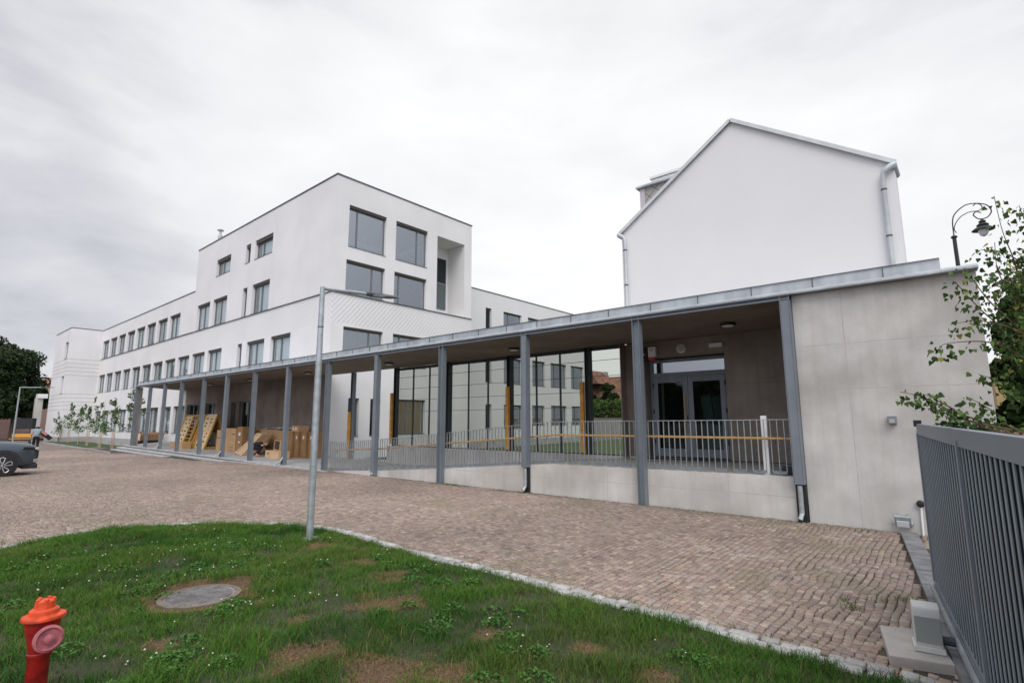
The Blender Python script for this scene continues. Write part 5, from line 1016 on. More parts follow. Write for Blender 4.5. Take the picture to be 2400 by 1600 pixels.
# birch whose twigs reach over the gate
bi = thing('birch_tree', 'birch with heart-shaped green leaves reaching in over the gate', 'tree', (1.15, 5.9, -1.65))
brs = [[[0.16, 4.94, -0.08], [0.05, 4.7, -0.0], [-0.07, 4.45, 0.06], [-0.19, 4.2, 0.14], [-0.29, 3.97, 0.17]], [[0.05, 4.7, -0.02], [-0.06, 4.46, 0.07], [-0.14, 4.31, 0.13], [-0.19, 4.19, 0.16]], [[0.3, 5.19, -0.08], [0.19, 4.94, 0.01], [0.1, 4.72, 0.09], [0.01, 4.5, 0.15]], [[0.38, 5.48, 0.17], [0.27, 5.23, 0.24], [0.17, 5.01, 0.28], [0.09, 4.81, 0.31]], [[0.43, 5.33, 0.44], [0.26, 5.04, 0.5], [0.13, 4.79, 0.53], [-0.06, 4.5, 0.5], [-0.1, 4.35, 0.44]], [[0.41, 5.15, 0.6], [0.27, 4.89, 0.63], [0.12, 4.62, 0.65], [-0.02, 4.39, 0.61]], [[0.45, 5.46, 0.54], [0.32, 5.07, 0.66], [0.19, 4.66, 0.78], [0.11, 4.43, 0.91], [0.09, 4.4, 0.95]], [[0.37, 5.26, 0.56], [0.21, 4.96, 0.69], [0.11, 4.59, 0.77], [0.03, 4.37, 0.88]], [[0.52, 5.62, 0.72], [0.41, 5.36, 0.92], [0.37, 5.14, 1.14], [0.32, 4.93, 1.31], [0.3, 4.87, 1.55]], [[0.52, 5.58, 0.91], [0.43, 5.33, 1.13], [0.3, 5.07, 1.2], [0.19, 4.85, 1.18]], [[0.55, 5.7, 1.13], [0.51, 5.49, 1.36], [0.46, 5.28, 1.51], [0.45, 5.26, 1.57]], [[0.49, 5.46, 0.7], [0.36, 5.19, 0.86], [0.27, 4.95, 1.02], [0.27, 4.9, 1.23]]]
tw = MB(); LP = []; rgb = random.Random(4)
trunk_pts = [(1.15, 5.9, -1.65), (1.1, 5.85, -.3), (1.0, 5.8, .7), (.95, 5.75, 1.9)]
MB().tube(trunk_pts, [.07, .055, .04, .02], 10).build('trunk', mat('birch_bark', (.55, .53, .50), .8, var=.5, vs=9, col2=(.08, .07, .06)), bi)
more = []
for i in range(110):   # dense inner twigs near the frame's right edge and beyond it
    z_ = rgb.uniform(-.05, 1.15); b0 = Vector((rgb.uniform(.5, .85), rgb.uniform(5.5, 6.0), z_)); tip = b0 + Vector((rgb.uniform(-.36, -.08), rgb.uniform(-.7, -.1), rgb.uniform(-.28, .30)))
    more.append([b0[:], b0.lerp(tip, .5)[:], tip[:]])
for b_ in brs + more:
    root = min(trunk_pts, key=lambda p: abs(p[2] - b_[0][2] + .2)); P_ = smooth3([root] + [tuple(q_) for q_ in b_], 5); tw.tube(P_, [max(.0022, .010 * (1 - i / len(P_))) for i in range(len(P_))], 5)
    seg = P_[5:]
    for i, p in enumerate(seg):
        for _ in range(rgb.randint(3, 5) if b_ in brs else 5):
            t_off = Vector((rgb.gauss(0, .035), rgb.gauss(0, .035), rgb.uniform(-.07, .015))); LP.append((p + t_off, p))
tw.build('branches', M['twig'], bi)
lv, lf, lc = [], [], []
for (c_, p) in LP:
    s__ = rgb.uniform(.010, .0195); dn = (c_ - p); dn.z -= .05; dn = dn.normalized(); a_ = rgb.random() * 2 * PI; sd__ = dn.cross(Vector((math.cos(a_), math.sin(a_), .2))).normalized(); nn_ = sd__.cross(dn) * .35
    b0 = len(lv); top = c_
    shp = [(0, .05), (.75, .0), (1.0, .55), (.55, 1.25), (0, 2.1), (-.55, 1.25), (-1.0, .55), (-.75, .0)]
    for (sx, dy_) in shp: lv.append(tuple(top + sd__ * sx * s__ + dn * dy_ * s__ + nn_ * abs(sx) * s__))
    lf.append((b0, b0+1, b0+2, b0+3)); lf.append((b0, b0+3, b0+4, b0+5)); lf.append((b0, b0+5, b0+6, b0+7))
    t = rgb.random(); base = (.020 + .060 * t, .052 + .085 * t, .010 + .022 * t) if rgb.random() > .07 else (.20, .20, .04); lc += [base] * 8
npmesh('leaves', np.array(lv), np.array(lf), M['leaf'], bi, np.array(lc))
# low planting behind the gate top
lb_ = thing('shrub', 'low leafy shrub just behind the far end of the gate top', 'shrub', (-.05, 6.6, -1.65)); crown(lb_, [(-.20 + .045 * k, 6.35 - .28 * k * .5, -.13 + .02 * (k % 2), .07, .12, .10) for k in range(9)], 60, .028, ((.02, .05, .014), (.07, .12, .035)), 'foliage', seed=44)
MB().tube([(.1, 6.0, -1.65), (.02, 5.9, -.2)], .02, 6).build('stem', M['bark'], lb_)
tag(MB().box(-.1, 3.2, 11.0, 11.25, -1.7, .10).build('white_wall', M['render']), 'low pale wall behind the gate at the right', 'wall') if False else None
# ------------------------------------------------------------------ parcels and play frames under the walkway
def carton(lb, x0, x1, y0, y1, z0, z1, m='card', prints=(), rot=0, labels=()):
    c = ((x0 + x1) / 2, (y0 + y1) / 2, z0); t_ = thing('cardboard_box', lb, 'box', c, 'cardboard cartons under the walkway')
    MB().box(x0, x1, y0, y1, z0, z1).build('carton', M[m], t_, bevel=.008)
    if prints:
        for (u_, v_, w_, h_) in prints: MB().box(x0 + (x1 - x0) * u_, x0 + (x1 - x0) * (u_ + w_), y0 - .004, y0 - .001, z0 + (z1 - z0) * v_, z0 + (z1 - z0) * (v_ + h_)).build('print', M['print'], t_)
    if labels:
        for (u_, v_, w_, h_) in labels: MB().box(x0 + (x1 - x0) * u_, x0 + (x1 - x0) * (u_ + w_), y0 - .004, y0 - .001, z0 + (z1 - z0) * v_, z0 + (z1 - z0) * (v_ + h_)).build('paper_label', M['paper'], t_)
    t_.rotation_euler.z = rot
    return t_
z_ = zp(-29)
carton('flat carton standing upright, left of the printed carton', -30.6, -29.75, 11.5, 11.9, z_, -.40, 'card', [(.1, .62, .5, .03)])
carton('tall printed carton with several black text lines', -29.6, -28.35, 11.55, 12.1, z_, -.30, 'card', [(.62, .74, .3, .03), (.5, .52, .35, .012), (.5, .3, .35, .014), (.45, .2, .4, .02), (.55, .1, .3, .02), (.45, .05, .4, .012)])
carton('brown carton with white labels beside the printed one', -28.3, -27.7, 11.6, 12.25, z_, -.22, 'card_d', (), 0, [(.3, .66, .35, .12), (.3, .38, .35, .05)])
carton('long carton lying at the back against the concrete wall', -28.6, -25.9, 12.5, 13.1, z_, -.35, 'card', [(.1, .5, .2, .02)])
carton('large carton at the back with a black bar print', -25.8, -23.75, 12.3, 12.95, z_, -.40, 'card', [(.05, .58, .28, .02), (.72, .64, .2, .03), (.52, .57, .05, .03)])
carton('low pale carton carrying the open carton', -23.35, -22.45, 10.95, 11.45, zp(-23), -1.24, 'card_l')
carton('small white-sided carton with an arrow mark on the floor', -24.1, -23.5, 11.15, 11.5, zp(-23.6), -1.24, 'card_l', [(.45, .45, .07, .3), (.3, .5, .08, .25)])
for k, (a, b, m_) in enumerate(((-23.55, -23.2, 'card_d'), (-23.18, -22.86, 'card_d'), (-22.84, -22.42, 'card_d'), (-22.40, -22.02, 'card_d'))):
    carton(['narrow tall carton next to the lamp column', 'second tall brown carton in the row by the pier', 'third tall brown carton in the row by the pier', 'end tall brown carton in the row, nearest the pier'][k], a, b, 11.9 + .12 * k, 13.0, zp(-23), -.43, m_, (), 0, [(.35, .72, .3, .12)] if k else ())
carton('small carton on top of the tall brown row', -23.5, -22.9, 12.0, 12.5, -.425, -.16, 'card', (), 0, [(.2, .3, .2, .4), (.6, .3, .2, .4)])
tc_ = thing('tilted_carton', 'big pale carton leaning at an angle in the middle of the parcels', 'box', (-26.6, 11.3, zp(-26)), 'cardboard cartons under the walkway'); cz = zp(-26)
pts_ = [(-27.75, 11.3, cz + .06), (-26.0, 10.9, cz), (-25.3, 11.5, -.56), (-26.5, 11.8, -.50)]; off_ = Vector((.30, .38, -.30)); tcm = MB(); tcm.add([Vector(p) for p in pts_] + [Vector(p) + Vector((.05, .42, 0)) if i > 1 else Vector(p) + Vector((.1, .5, 0)) for i, p in enumerate(pts_)], [(0, 1, 2, 3), (4, 5, 6, 7), (0, 1, 5, 4), (1, 2, 6, 5), (2, 3, 7, 6), (3, 0, 4, 7)]); tcm.build('carton', M['card_l'], tc_, bevel=.006)
P0, P1, P2, P3 = map(Vector, pts_); pm = MB(); nrm_ = (P1 - P0).cross(P3 - P0).normalized(); nrm_ = nrm_ if nrm_.y < 0 else -nrm_
for v_ in (.12, .2, .27, .35, .55):
    a = (P0.lerp(P3, v_)).lerp(P1.lerp(P2, v_), .10) + nrm_ * .006; b = (P0.lerp(P3, v_)).lerp(P1.lerp(P2, v_), .32) + nrm_ * .006; pm.bar(a, b, .006, .025, up=nrm_.cross(b - a))
pm.build('print', M['print'], tc_)
oc = thing('open_carton', 'open dark-lined carton tipped on the low pale carton', 'box', (-22.9, 11.2, -1.2), 'cardboard cartons under the walkway'); MB().obox((-22.95, 11.15, -1.0), (1, .1, -.12), .24, (0, 1, 0), .03, (.12, 0, 1), .22).build('carton', M['card'], oc); MB().obox((-22.95, 11.115, -.99), (1, .1, -.12), .18, (0, 1, 0), .006, (.12, 0, 1), .18).build('dark_lining', M['print'], oc)
for a, b, nm in ((-27.5, -26.1, 'over the long back carton'), (-25.9, -24.9, 'next to the steel column'), (-24.6, -24.1, 'small piece above the large carton')):
    m_ = MB(); rg = random.Random(int(-a * 10)); n_ = 7; vs_ = [(a + (b - a) * i / n_, 12.6 + .3 * j, -.345 + (.10 * rg.random() + .02) * (0 < i < n_)) for j in range(3) for i in range(n_ + 1)]; w_ = n_ + 1
    m_.add(vs_, [(j*w_ + i, j*w_ + i + 1, (j+1)*w_ + i + 1, (j+1)*w_ + i) for j in range(2) for i in range(n_)]); m_.add([(a, 12.6, -.345), (b, 12.6, -.345), (b, 13.2, -.345), (a, 13.2, -.345)], [(0, 1, 2, 3)])
    tag(m_.build('packing_wrap', M['foil']), 'crumpled white packing wrap lying %s' % nm, 'packing wrap', 'white packing wrap on the cartons')
# slatted timber bench-like stack at the end
ts = thing('slatted_bench', 'long striped timber box bench at the left end of the walkway', 'bench', (-43.8, 12.3, -1.4)); a, b = Vector((-42.9, 11.2, 0)), Vector((-45.0, 13.25, 0)); n_ = 26
for k in range(n_):
    p = a.lerp(b, (k + .5) / n_); m_ = MB(); m_.bar((p.x + .0, p.y, -1.18), (p.x - .04, p.y + .04, -.74), .075, .05, up=(b - a)); m_.build('slat', M['slat'] if k % 2 else M['card_l'], ts)
MB().bar((a.x - .2, a.y - .2, -.71), (b.x - .2, b.y - .2, -.71), .5, .05).build('seat', M['slat'], ts); MB().bar((a.x, a.y, -1.2), (b.x, b.y, -1.2), .08, .06).build('bottom_rail', M['slat'], ts); MB().bar((a.x - .25, a.y - .25, -1.32), (b.x - .25, b.y - .25, -1.32), .3, .2).build('base', M['black'], ts)
# triangular climbing frames
def climb(lb, x0, x1, y0, y1, zb, zt_, ladder=False):
    t_ = thing('climbing_frame', lb, 'climbing frame', ((x0 + x1) / 2, (y0 + y1) / 2, zb), 'wooden play frames under the walkway'); xm = (x0 + x1) / 2; ym = (y0 + y1) / 2
    # two inclined panels meeting at the ridge; ridge runs along Y
    wdt = y1 - y0
    pnl = MB(); pnl.add([(x0, y0, zb), (x0, y1, zb), (xm, y1, zt_), (xm, y0, zt_), (x0 + .05, y0, zb), (x0 + .05, y1, zb), (xm + .05, y1, zt_), (xm + .05, y0, zt_)], [(0,1,2,3),(4,5,6,7),(0,1,5,4),(1,2,6,5),(2,3,7,6),(3,0,4,7)])
    fr = MB()
    for y_ in (y0, y1):
        fr.bar((x0, y_, zb), (xm, y_, zt_), .05, .12, up=(0, 1, 0)); fr.bar((xm, y_, zt_), (x1, y_, zb), .05, .12, up=(0, 1, 0)); fr.bar((x0, y_, zb + .06), (x1, y_, zb + .06), .05, .12)
    fr.build('side_frame', M['yframe'], t_)
    return t_
# frame A: broad panel facing the camera, with holds and a ladder
def incl_panel(t_, a, b, top, zb, zt_, holds, seed):
    """panel from ground line a-b leaning back to the ridge line shifted by 'top'"""
    A, B = Vector((*a, zb)), Vector((*b, zb)); C, D = Vector((B.x + top[0], B.y + top[1], zt_)), Vector((A.x + top[0], A.y + top[1], zt_)); n_ = (B - A).cross(D - A).normalized(); n_ = n_ if n_.y < 0 else -n_
    m_ = MB(); m_.add([A, B, C, D, A - n_ * .03, B - n_ * .03, C - n_ * .03, D - n_ * .03], [(0,1,2,3),(4,5,6,7),(0,1,5,4),(1,2,6,5),(2,3,7,6),(3,0,4,7)]); m_.build('climbing_panel', M['ply'], t_)
    rg = random.Random(seed)
    for k in range(holds):
        v_ = .08 + .84 * (k // 2 + rg.uniform(.2, .6)) / (holds / 2); u_ = .28 + .45 * (k % 2) + rg.uniform(-.08, .08); p = (A.lerp(D, v_)).lerp(B.lerp(C, v_), u_) + n_ * .01
        q_ = Vector((0, 0, 1)).rotation_difference(n_).to_matrix(); MB().lathe(p, [(.055, 0), (.045, .03), (.015, .045)], 7, tilt=q_).build('hold', [M['holdk'], M['holdr'], M['holdy'], M['holdk']][rg.randrange(4)], t_)
    return A, B, C, D, n_
zA = zp(-33); ZT = .45; YF, YA, YR = 11.5, 12.09, 12.6
def a_frame(t_, x_, w_=.06):    # triangle of boards standing in the plane x = const
    m_ = MB(); m_.bar((x_, YF, zA), (x_, YA, ZT), w_, .14, up=(1, 0, 0)); m_.bar((x_, YA, ZT), (x_, YR, zA), w_, .14, up=(1, 0, 0)); m_.bar((x_, YF, zA + .07), (x_, YR, zA + .07), w_, .13)
    m_.build('side_frame', M['yframe'], t_)
def ladder(t_, x0, x1, rungs, y0=None):
    y0 = YF if y0 is None else y0; A, B, T_ = Vector((x0, y0 - .03, zA)), Vector((x1, y0 - .03, zA)), Vector((0, YA - YF, ZT - zA)); st_ = MB()
    st_.bar(A, A + T_, .05, .12, up=(1, 0, 0)).build('stringer', M['yframe'], t_); MB().bar(B, B + T_, .05, .12, up=(1, 0, 0)).build('stringer', M['yframe'], t_)
    for k in range(rungs): f = (k + .6) / rungs; MB().bar(A + T_ * f, B + T_ * f, .06, .05).build('rung', M['yframe'], t_)
cf1 = thing('climbing_frame', 'left wooden play frame with ladder rungs and coloured climbing holds', 'climbing frame', (-35.3, 12.0, zA), 'wooden play frames under the walkway')
incl_panel(cf1, (-37.0, YF), (-35.75, YF), (0, YA - YF), zA, ZT, 14, 3); a_frame(cf1, -37.04)
ladder(cf1, -35.68, -34.85, 9); a_frame(cf1, -34.75); MB().box(-36.95, -34.8, 12.62, 12.66, zA, zA + 1.2).build('back_board', M['print'], cf1)
ladder(cf1, -34.25, -33.95, 16, YF + .0); MB().box(-37.04, -33.95, YA - .04, YA + .04, ZT - .06, ZT + .02).build('ridge_beam', M['yframe'], cf1)
tg = carton('wooden-brown carton lying at the foot of the left play frame', -35.3, -33.3, 10.75, 11.2, zA, zA + .38, 'card')
cf2 = thing('climbing_frame', 'right wooden play frame, open triangle with climbing holds on its panel', 'climbing frame', (-33.0, 12.0, zA), 'wooden play frames under the walkway')
incl_panel(cf2, (-33.78, YF), (-32.3, YF), (0, YA - YF), zA, ZT + .02, 16, 7); a_frame(cf2, -32.23); a_frame(cf2, -33.82)
bp = MB(); bp.add([(-33.75, YR, zA), (-32.3, YR, zA), (-32.3, YA, ZT), (-33.75, YA, ZT), (-33.75, YR + .03, zA), (-32.3, YR + .03, zA), (-32.3, YA + .03, ZT), (-33.75, YA + .03, ZT)], [(0,1,2,3),(4,5,6,7),(0,1,5,4),(1,2,6,5),(2,3,7,6),(3,0,4,7)]); bp.build('back_panel', M['slat'], cf2)
MB().add([(-33.6, 12.4, zA + .1), (-32.4, 12.2, zA + .1), (-32.4, 12.1, zA + .9), (-33.6, 12.2, zA + 1.0)], [(0, 1, 2, 3)]).build('shrink_wrap', M['foil'], cf2)
# ------------------------------------------------------------------ people
def skin_fig(name, verts, edges, radii, m, parent, root=0, lvl=1):
    off = ORG[parent.name] if parent.name in ORG else Vector(); me = bpy.data.meshes.new(name); me.from_pydata([tuple(Vector(v) - off) for v in verts], edges, [])
    o = bpy.data.objects.new(name, me); COL.objects.link(o); o.parent = parent; o.modifiers.new('skin', 'SKIN'); sv = me.skin_vertices[0].data
    for i, r in enumerate(radii): sv[i].radius = (r, r) if not isinstance(r, tuple) else r
    sv[root].use_root = True; s_ = o.modifiers.new('sub', 'SUBSURF'); s_.levels = lvl; s_.render_levels = lvl + 1; me.materials.append(m); return o
def person(lb, base, J, R_, shirt, trousers, shoes, heading):
    """J: dict of joints in body space (x right, y forward, z up) already posed; one skinned body, clothes as skins round it"""
    t_ = thing('person', lb, 'person', base); c_, s_ = math.cos(heading), math.sin(heading)
    W_ = {k: Vector((base[0] + v[0]*c_ - v[1]*s_, base[1] + v[0]*s_ + v[1]*c_, base[2] + v[2])) for k, v in J.items()}
    def fig(nm, chain, m, sc_=1.0, root=None, lvl=1):
        ks_ = []; ed = []
        for ch in chain:
            for k in ch:
                if k not in ks_: ks_.append(k)
            ed += [(ks_.index(a), ks_.index(b)) for a, b in zip(ch[:-1], ch[1:])]
        return skin_fig(nm, [W_[k] for k in ks_], ed, [R_[k] * sc_ for k in ks_], m, t_, ks_.index(root) if root else 0, lvl)
    body = fig('body', [['pelvis', 'waist', 'chest', 'neck', 'head', 'crown'], ['chest', 'shL', 'elL', 'wrL', 'haL'], ['chest', 'shR', 'elR', 'wrR', 'haR'], ['pelvis', 'hipL', 'knL', 'anL', 'toL'], ['pelvis', 'hipR', 'knR', 'anR', 'toR']], M['skin'], 1, 'pelvis')
    fig('shirt', [['hem', 'waist', 'chest', 'colr'], ['chest', 'shL', 'slL'], ['chest', 'shR', 'slR']], shirt, 1.2, 'chest')
    fig('trousers', [['pelvis', 'waistb'], ['pelvis', 'hipL', 'knL', 'cuL'], ['pelvis', 'hipR', 'knR', 'cuR']], trousers, 1.18, 'pelvis')
    for q_ in 'LR': fig('shoe', [['an' + q_, 'to' + q_]], shoes, 1.35, 'an' + q_)
    h = W_['head']; cr_ = W_['crown']; d_ = (cr_ - h).normalized(); fw = Vector((-s_, c_, 0)); fw = (fw - d_ * fw.dot(d_)).normalized() if abs(fw.dot(d_)) < .95 else Vector((0, 0, -1)); hm = MB()
    bmh = bmesh.new(); bmesh.ops.create_uvsphere(bmh, u_segments=16, v_segments=10, radius=.105); cc_ = h + d_ * .055 - fw * .018
    hm.add([cc_ + v.co * 1.0 for v in bmh.verts], [tuple(v.index for v in f.verts) for f in bmh.faces]); bmh.free(); hm.build('hair', M['hair'], t_, smooth=True)
    sdw = d_.cross(fw); fm = MB(); fc = h + fw * .095
    fm.obox(fc + fw * .012 - d_ * .01, sdw, .010, fw, .016, d_, .020)
    for e_ in (-1, 1): fm.obox(h + sdw * e_ * .088, fw, .018, sdw, .008, d_, .028)
    fm.build('face_features', M['skin'], t_)
    # fingers
    for q_ in 'LR':
        w0, h0_ = W_['wr' + q_], W_['ha' + q_]; dd_ = (h0_ - w0).normalized(); sdd = dd_.cross(Vector((0, 0, 1))); sdd = sdd.normalized() if sdd.length > .1 else Vector((1, 0, 0)); fm2 = MB()
        for k, L_ in enumerate((.062, .072, .068, .052)): b0 = h0_ + sdd * (k - 1.5) * .019; fm2.tube([b0, b0 + dd_ * L_ * .55 + Vector((0, 0, -.006)), b0 + dd_ * L_ + Vector((0, 0, -.022))], [.009, .008, .006], 6)
        b0 = h0_ - sdd * .03 - dd_ * .02; fm2.tube([b0, b0 - sdd * .022 + dd_ * .03, b0 - sdd * .025 + dd_ * .055], [.010, .009, .007], 6); fm2.build('fingers', M['skin'], t_)
    return t_
RR = dict(hem=.135, pelvis=.145, waist=.125, chest=.15, neck=.055, head=.088, crown=.07, shL=.07, shR=.07, elL=.045, elR=.045, wrL=.03, wrR=.03, haL=.036, haR=.036, hipL=.09, hipR=.09, knL=.062, knR=.062, anL=.042, anR=.042, toL=.036, toR=.036, colr=.075, slL=.052, slR=.052, waistb=.125, cuL=.055, cuR=.055)
# walking away, leaning and carrying a bag under the right arm
JW = dict(hem=(0, .02, .96), pelvis=(0, 0, .90), waist=(0, .05, 1.06), waistb=(0, .03, 1.0), chest=(.0, .17, 1.25), colr=(0, .25, 1.34), neck=(0, .30, 1.37), head=(0, .38, 1.43), crown=(0, .42, 1.49), shL=(-.19, .14, 1.36), slL=(-.23, .16, 1.16), elL=(-.26, .12, 1.08), wrL=(-.24, .24, .90), haL=(-.24, .29, .83), shR=(.19, .14, 1.36), slR=(.27, .14, 1.18), elR=(.31, .10, 1.10), wrR=(.33, .28, .98), haR=(.33, .35, .95), hipL=(-.09, 0, .84), knL=(-.10, .14, .48), cuL=(-.10, .04, .14), anL=(-.10, .02, .09), toL=(-.11, .17, .04), hipR=(.09, 0, .84), knR=(.10, .02, .46), cuR=(.10, -.20, .16), anR=(.10, -.22, .12), toR=(.11, -.10, .04))
pw_base = (-45.6, 6.30, zg(-45.6) - .03); person('person in grey-teal top and black trousers walking beyond the car, bundle under one arm', pw_base, JW, RR, M['teal'], M['cloth'], M['cloth'], math.radians(80))
bg_ = thing('carried_bag', 'dark and pink bundle held under the walking person\'s right arm', 'bag', (pw_base[0] + .1, pw_base[1] + .1, pw_base[2] + .9)); hx = math.radians(80); rt = Vector((math.cos(hx), math.sin(hx), 0))
c0_ = Vector(pw_base) + rt * .47 + Vector((0, 0, 1.0)); MB().obox(c0_, rt + Vector((0, 0, -.9)), .33, (1, 0, 0), .13, (0, .9, 1), .12).build('body', M['cloth'], bg_, bevel=.05); MB().obox(c0_ + Vector((.05, -.1, .14)), rt + Vector((0, 0, -.9)), .16, (1, 0, 0), .10, (0, .9, 1), .08).build('pink_panel', mat('pink_cloth', (.45, .20, .20), .9), bg_, bevel=.03)
# crouching among the cartons, one arm reaching
JC = dict(hem=(0, -.14, .46), pelvis=(0, -.20, .42), waist=(0, -.08, .50), waistb=(0, -.08, .50), chest=(.0, .14, .58), colr=(.02, .26, .58), neck=(.03, .30, .57), head=(.05, .38, .50), crown=(.06, .44, .46), shL=(-.16, .18, .60), slL=(-.18, .30, .40), elL=(-.18, .32, .36), wrL=(-.10, .40, .16), haL=(-.08, .44, .10), shR=(.18, .16, .58), slR=(.44, .22, .51), elR=(.46, .22, .50), wrR=(.68, .26, .52), haR=(.76, .27, .53), hipL=(-.10, -.16, .38), knL=(-.20, .22, .40), cuL=(-.20, .0, .12), anL=(-.20, -.02, .08), toL=(-.21, .12, .04), hipR=(.10, -.16, .38), knR=(.18, .20, .38), cuR=(.18, .0, .12), anR=(.18, -.02, .08), toR=(.19, .12, .04))
person('person in black crouching between the cartons with one arm stretched out', (-24.95, 11.15, zp(-25)), JC, RR, M['cloth'], M['cloth'], mat('orange_shoe', (.75, .20, .08), .6), math.radians(-25))
# ------------------------------------------------------------------ parked car (only its front end is in view)
car = thing('parked_car', 'slate-grey crossover car parked at the left edge, front wheel turned side-on', 'car', (-24.2, 1.0, -1.67))
CZ = -1.67; XC = -24.2
st = [(3.36, .52, .34, .80), (3.33, .66, .28, .88), (3.20, .80, .24, .985), (2.95, .875, .22, 1.04), (2.5, .905, .24, 1.09), (2.0, .91, .24, 1.12), (1.5, .91, .24, 1.14), (.5, .91, .24, 1.06), (-.6, .91, .24, 1.07), (-1.0, .90, .26, 1.08), (-1.25, .82, .34, 1.04)]
vs_ = []; NPR = 12
for (y_, w_, zb, zt2) in st:
    h_ = zt2 - zb
    for (fx, fz) in ((-.80, 0), (-.97, .12), (-1, .35), (-1, .62), (-.965, .84), (-.86, .96), (-.5, 1.0), (.5, 1.0), (.86, .96), (.965, .84), (1, .62), (1, .35), (.97, .12), (.80, 0)): vs_.append((XC + w_ * fx, y_, CZ + zb + h_ * fz))
k_ = 14; fs_ = [tuple(range(k_)), tuple((len(st)-1)*k_ + i for i in range(k_))] + [(i*k_ + j, i*k_ + (j+1) % k_, (i+1)*k_ + (j+1) % k_, (i+1)*k_ + j) for i in range(len(st)-1) for j in range(k_)]
bd = MB(); bd.add(vs_, fs_); bdo = bd.build('body', M['carpaint'], car, smooth=True); 
for p in bdo.data.polygons: p.use_smooth = True
ss = bdo.modifiers.new('sub', 'SUBSURF'); ss.levels = 1; ss.render_levels = 2
gl = [(1.55, .74, 1.06, 1.10), (.75, .66, 1.06, 1.58), (.2, .64, 1.06, 1.62), (-.7, .62, 1.06, 1.58), (-1.15, .70, 1.05, 1.15)]; vs_ = []
for (y_, w_, zb, zt2) in gl:
    for fx, fz in ((-1.22, 0), (-1, .82), (-.82, 1), (.82, 1), (1, .82), (1.22, 0)): vs_.append((XC + w_ * fx, y_, CZ + zb + (zt2 - zb) * fz))
ghm = MB(); ghm.add(vs_, [tuple(range(6)), tuple(24 + i for i in range(6))] + [(i*6 + j, i*6 + (j+1) % 6, (i+1)*6 + (j+1) % 6, (i+1)*6 + j) for i in range(4) for j in range(6)]); ghm.build('greenhouse', mat('car_glass', (.02, .025, .03), .05), car)
rm = MB(); rm.box(XC - .52, XC + .52, -.72, .74, CZ + 1.575, CZ + 1.635); rm.build('roof', M['carpaint'], car, bevel=.02)
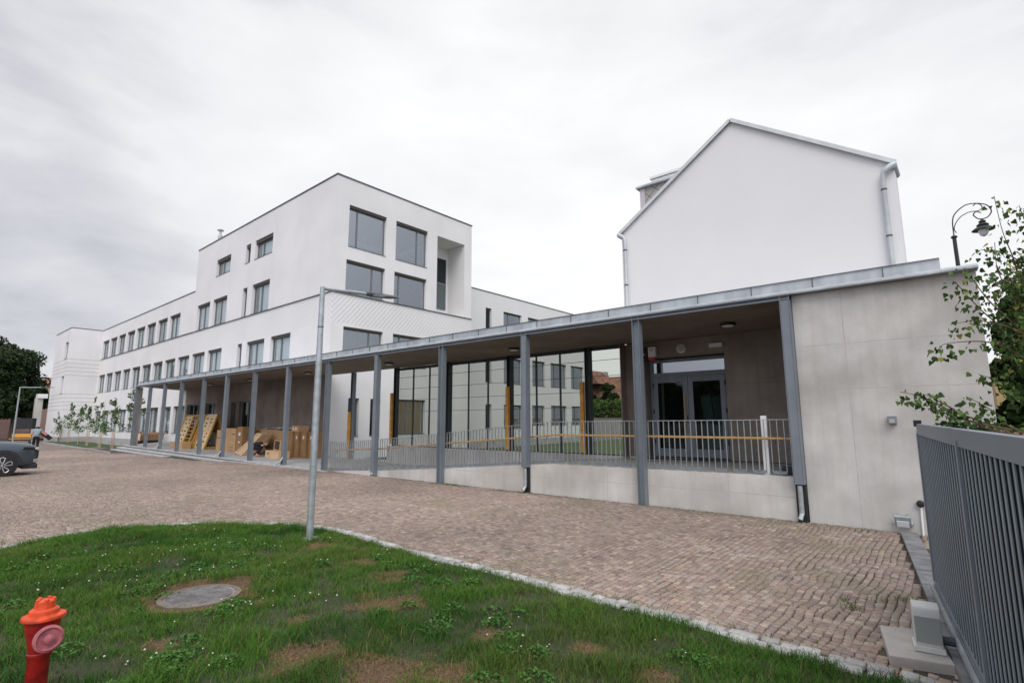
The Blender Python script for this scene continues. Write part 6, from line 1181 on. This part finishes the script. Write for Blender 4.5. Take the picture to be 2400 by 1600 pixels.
for sx in (-1, 1):
    for wy_ in (2.48, -.45):
        cx_ = XC + sx * .80; arch = MB(); n_ = 20
        for i in range(n_):
            a0, a1 = PI * i / n_, PI * (i + 1) / n_
            for (r0, r1) in ((.37, .475),):
                q4 = [(cx_ + sx * .125, wy_ + r0 * math.cos(a0), CZ + .35 + r0 * math.sin(a0)), (cx_ + sx * .125, wy_ + r1 * math.cos(a0), CZ + .35 + r1 * math.sin(a0)), (cx_ + sx * .125, wy_ + r1 * math.cos(a1), CZ + .35 + r1 * math.sin(a1)), (cx_ + sx * .125, wy_ + r0 * math.cos(a1), CZ + .35 + r0 * math.sin(a1))]
                q5 = [(p[0] - sx * .10, p[1], p[2]) for p in q4]; arch.add(q4 + q5, [(0,1,2,3),(4,5,6,7),(0,1,5,4),(1,2,6,5),(2,3,7,6),(3,0,4,7)])
        arch.build('wheel_arch', M['trim'], car)
        MB().lathe((cx_ + sx * .03, wy_, CZ + .35), [(.385, 0), (.385, sx * .088)], 28, 'X').build('wheel_well', M['black'], car)
        tyr = MB(); tyr.lathe((cx_ - sx * .10, wy_, CZ + .345), [(.26, 0), (.33, sx * .01), (.345, sx * .04), (.345, sx * .20), (.33, sx * .232), (.262, sx * .238)], 36, 'X'); wo = tyr.build('wheel', M['tyre'], car, smooth=True)
        MB().lathe((cx_ + sx * .118, wy_, CZ + .345), [(.262, 0), (.262, sx * .018)], 36, 'X').build('rim', M['alloyk'], wo)
        sp_ = MB()
        for k in range(5):
            a = k * 2 * PI / 5 + .3; x0_ = cx_ + sx * .140
            loop = [(.05, -.25), (.14, -.32), (.235, -.26), (.25, 0), (.235, .26), (.14, .32), (.05, .25)]; P5 = [(x0_, wy_ + r * math.cos(a + t), CZ + .345 + r * math.sin(a + t)) for r, t in loop]
            sp_.tube(P5, .013, 6)
        sp_.tube([(cx_ + sx * .13, wy_ + .255 * math.cos(t), CZ + .345 + .255 * math.sin(t)) for t in np.linspace(0, 2*PI, 33)], .008, 6, cap=False); sp_.lathe((cx_ + sx * .135, wy_, CZ + .345), [(.03, 0), (.03, sx * .02)], 12, 'X'); sp_.build('spokes', M['alloy'], wo, smooth=True)
    ck = MB(); ck.box(XC + sx * .86, XC + sx * .918, -.0, 2.03, CZ + .22, CZ + .40); ck.build('side_cladding', M['trim'], car, bevel=.02)
    hl = MB(); xo = XC + sx * .74; hl.obox((XC + sx * .80, 3.11, CZ + .865), (sx * .45, -.9, .08), .19, (sx * .9, .45, 0), .035, (0, 0, 1), .028); ho = hl.build('headlight', M['trim'], car, bevel=.012)
    MB().obox((XC + sx * .72, 3.28, CZ + .85), (sx * .6, -.8, .0), .05, (sx * .8, .6, 0), .035, (0, 0, 1), .030).build('lens', M['lens'], ho, bevel=.008)
    MB().obox((XC + sx * .838, 3.04, CZ + .862), (sx * .3, -.95, .06), .13, (sx * .95, .3, 0), .012, (0, 0, 1), .007).build('light_strip', M['lens'], ho)
    MB().obox((XC + sx * .66, 3.30, CZ + .45), (sx * .7, -.72, 0), .09, (sx * .72, .7, 0), .03, (0, 0, 1), .05).build('fog_lamp_trim', M['alloy'], car, bevel=.01)
fb = MB(); fb.box(XC - .62, XC + .62, 3.27, 3.375, CZ + .52, CZ + .78); fb.build('grille', M['trim'], car, bevel=.02); MB().box(XC - .74, XC + .74, 2.97, 3.36, CZ + .20, CZ + .36).build('bumper_skirt', M['trim'], car, bevel=.03)
MB().box(XC - .26, XC + .26, 3.376, 3.386, CZ + .46, CZ + .57).build('number_plate', M['paper'], car)

# trees across the street behind the camera: the photo shows them only mirrored in the door glass
for k, (x_, y_, lb) in enumerate(((-30, -24, 'leafy tree behind the camera, farthest left'), (-22, -26, 'leafy tree behind the camera, mirrored in the left door leaf'), (-15, -24, 'leafy tree behind the camera, mirrored in the right door leaf'))):
    big_tree('roadside_tree', lb, x_, y_, -1.9, 6.2, 4.4, ((.02, .045, .015), (.06, .10, .03)), per=120, ncl=40, size=.4, seed=70 + k, trunk_r=.2, group='trees behind the camera')
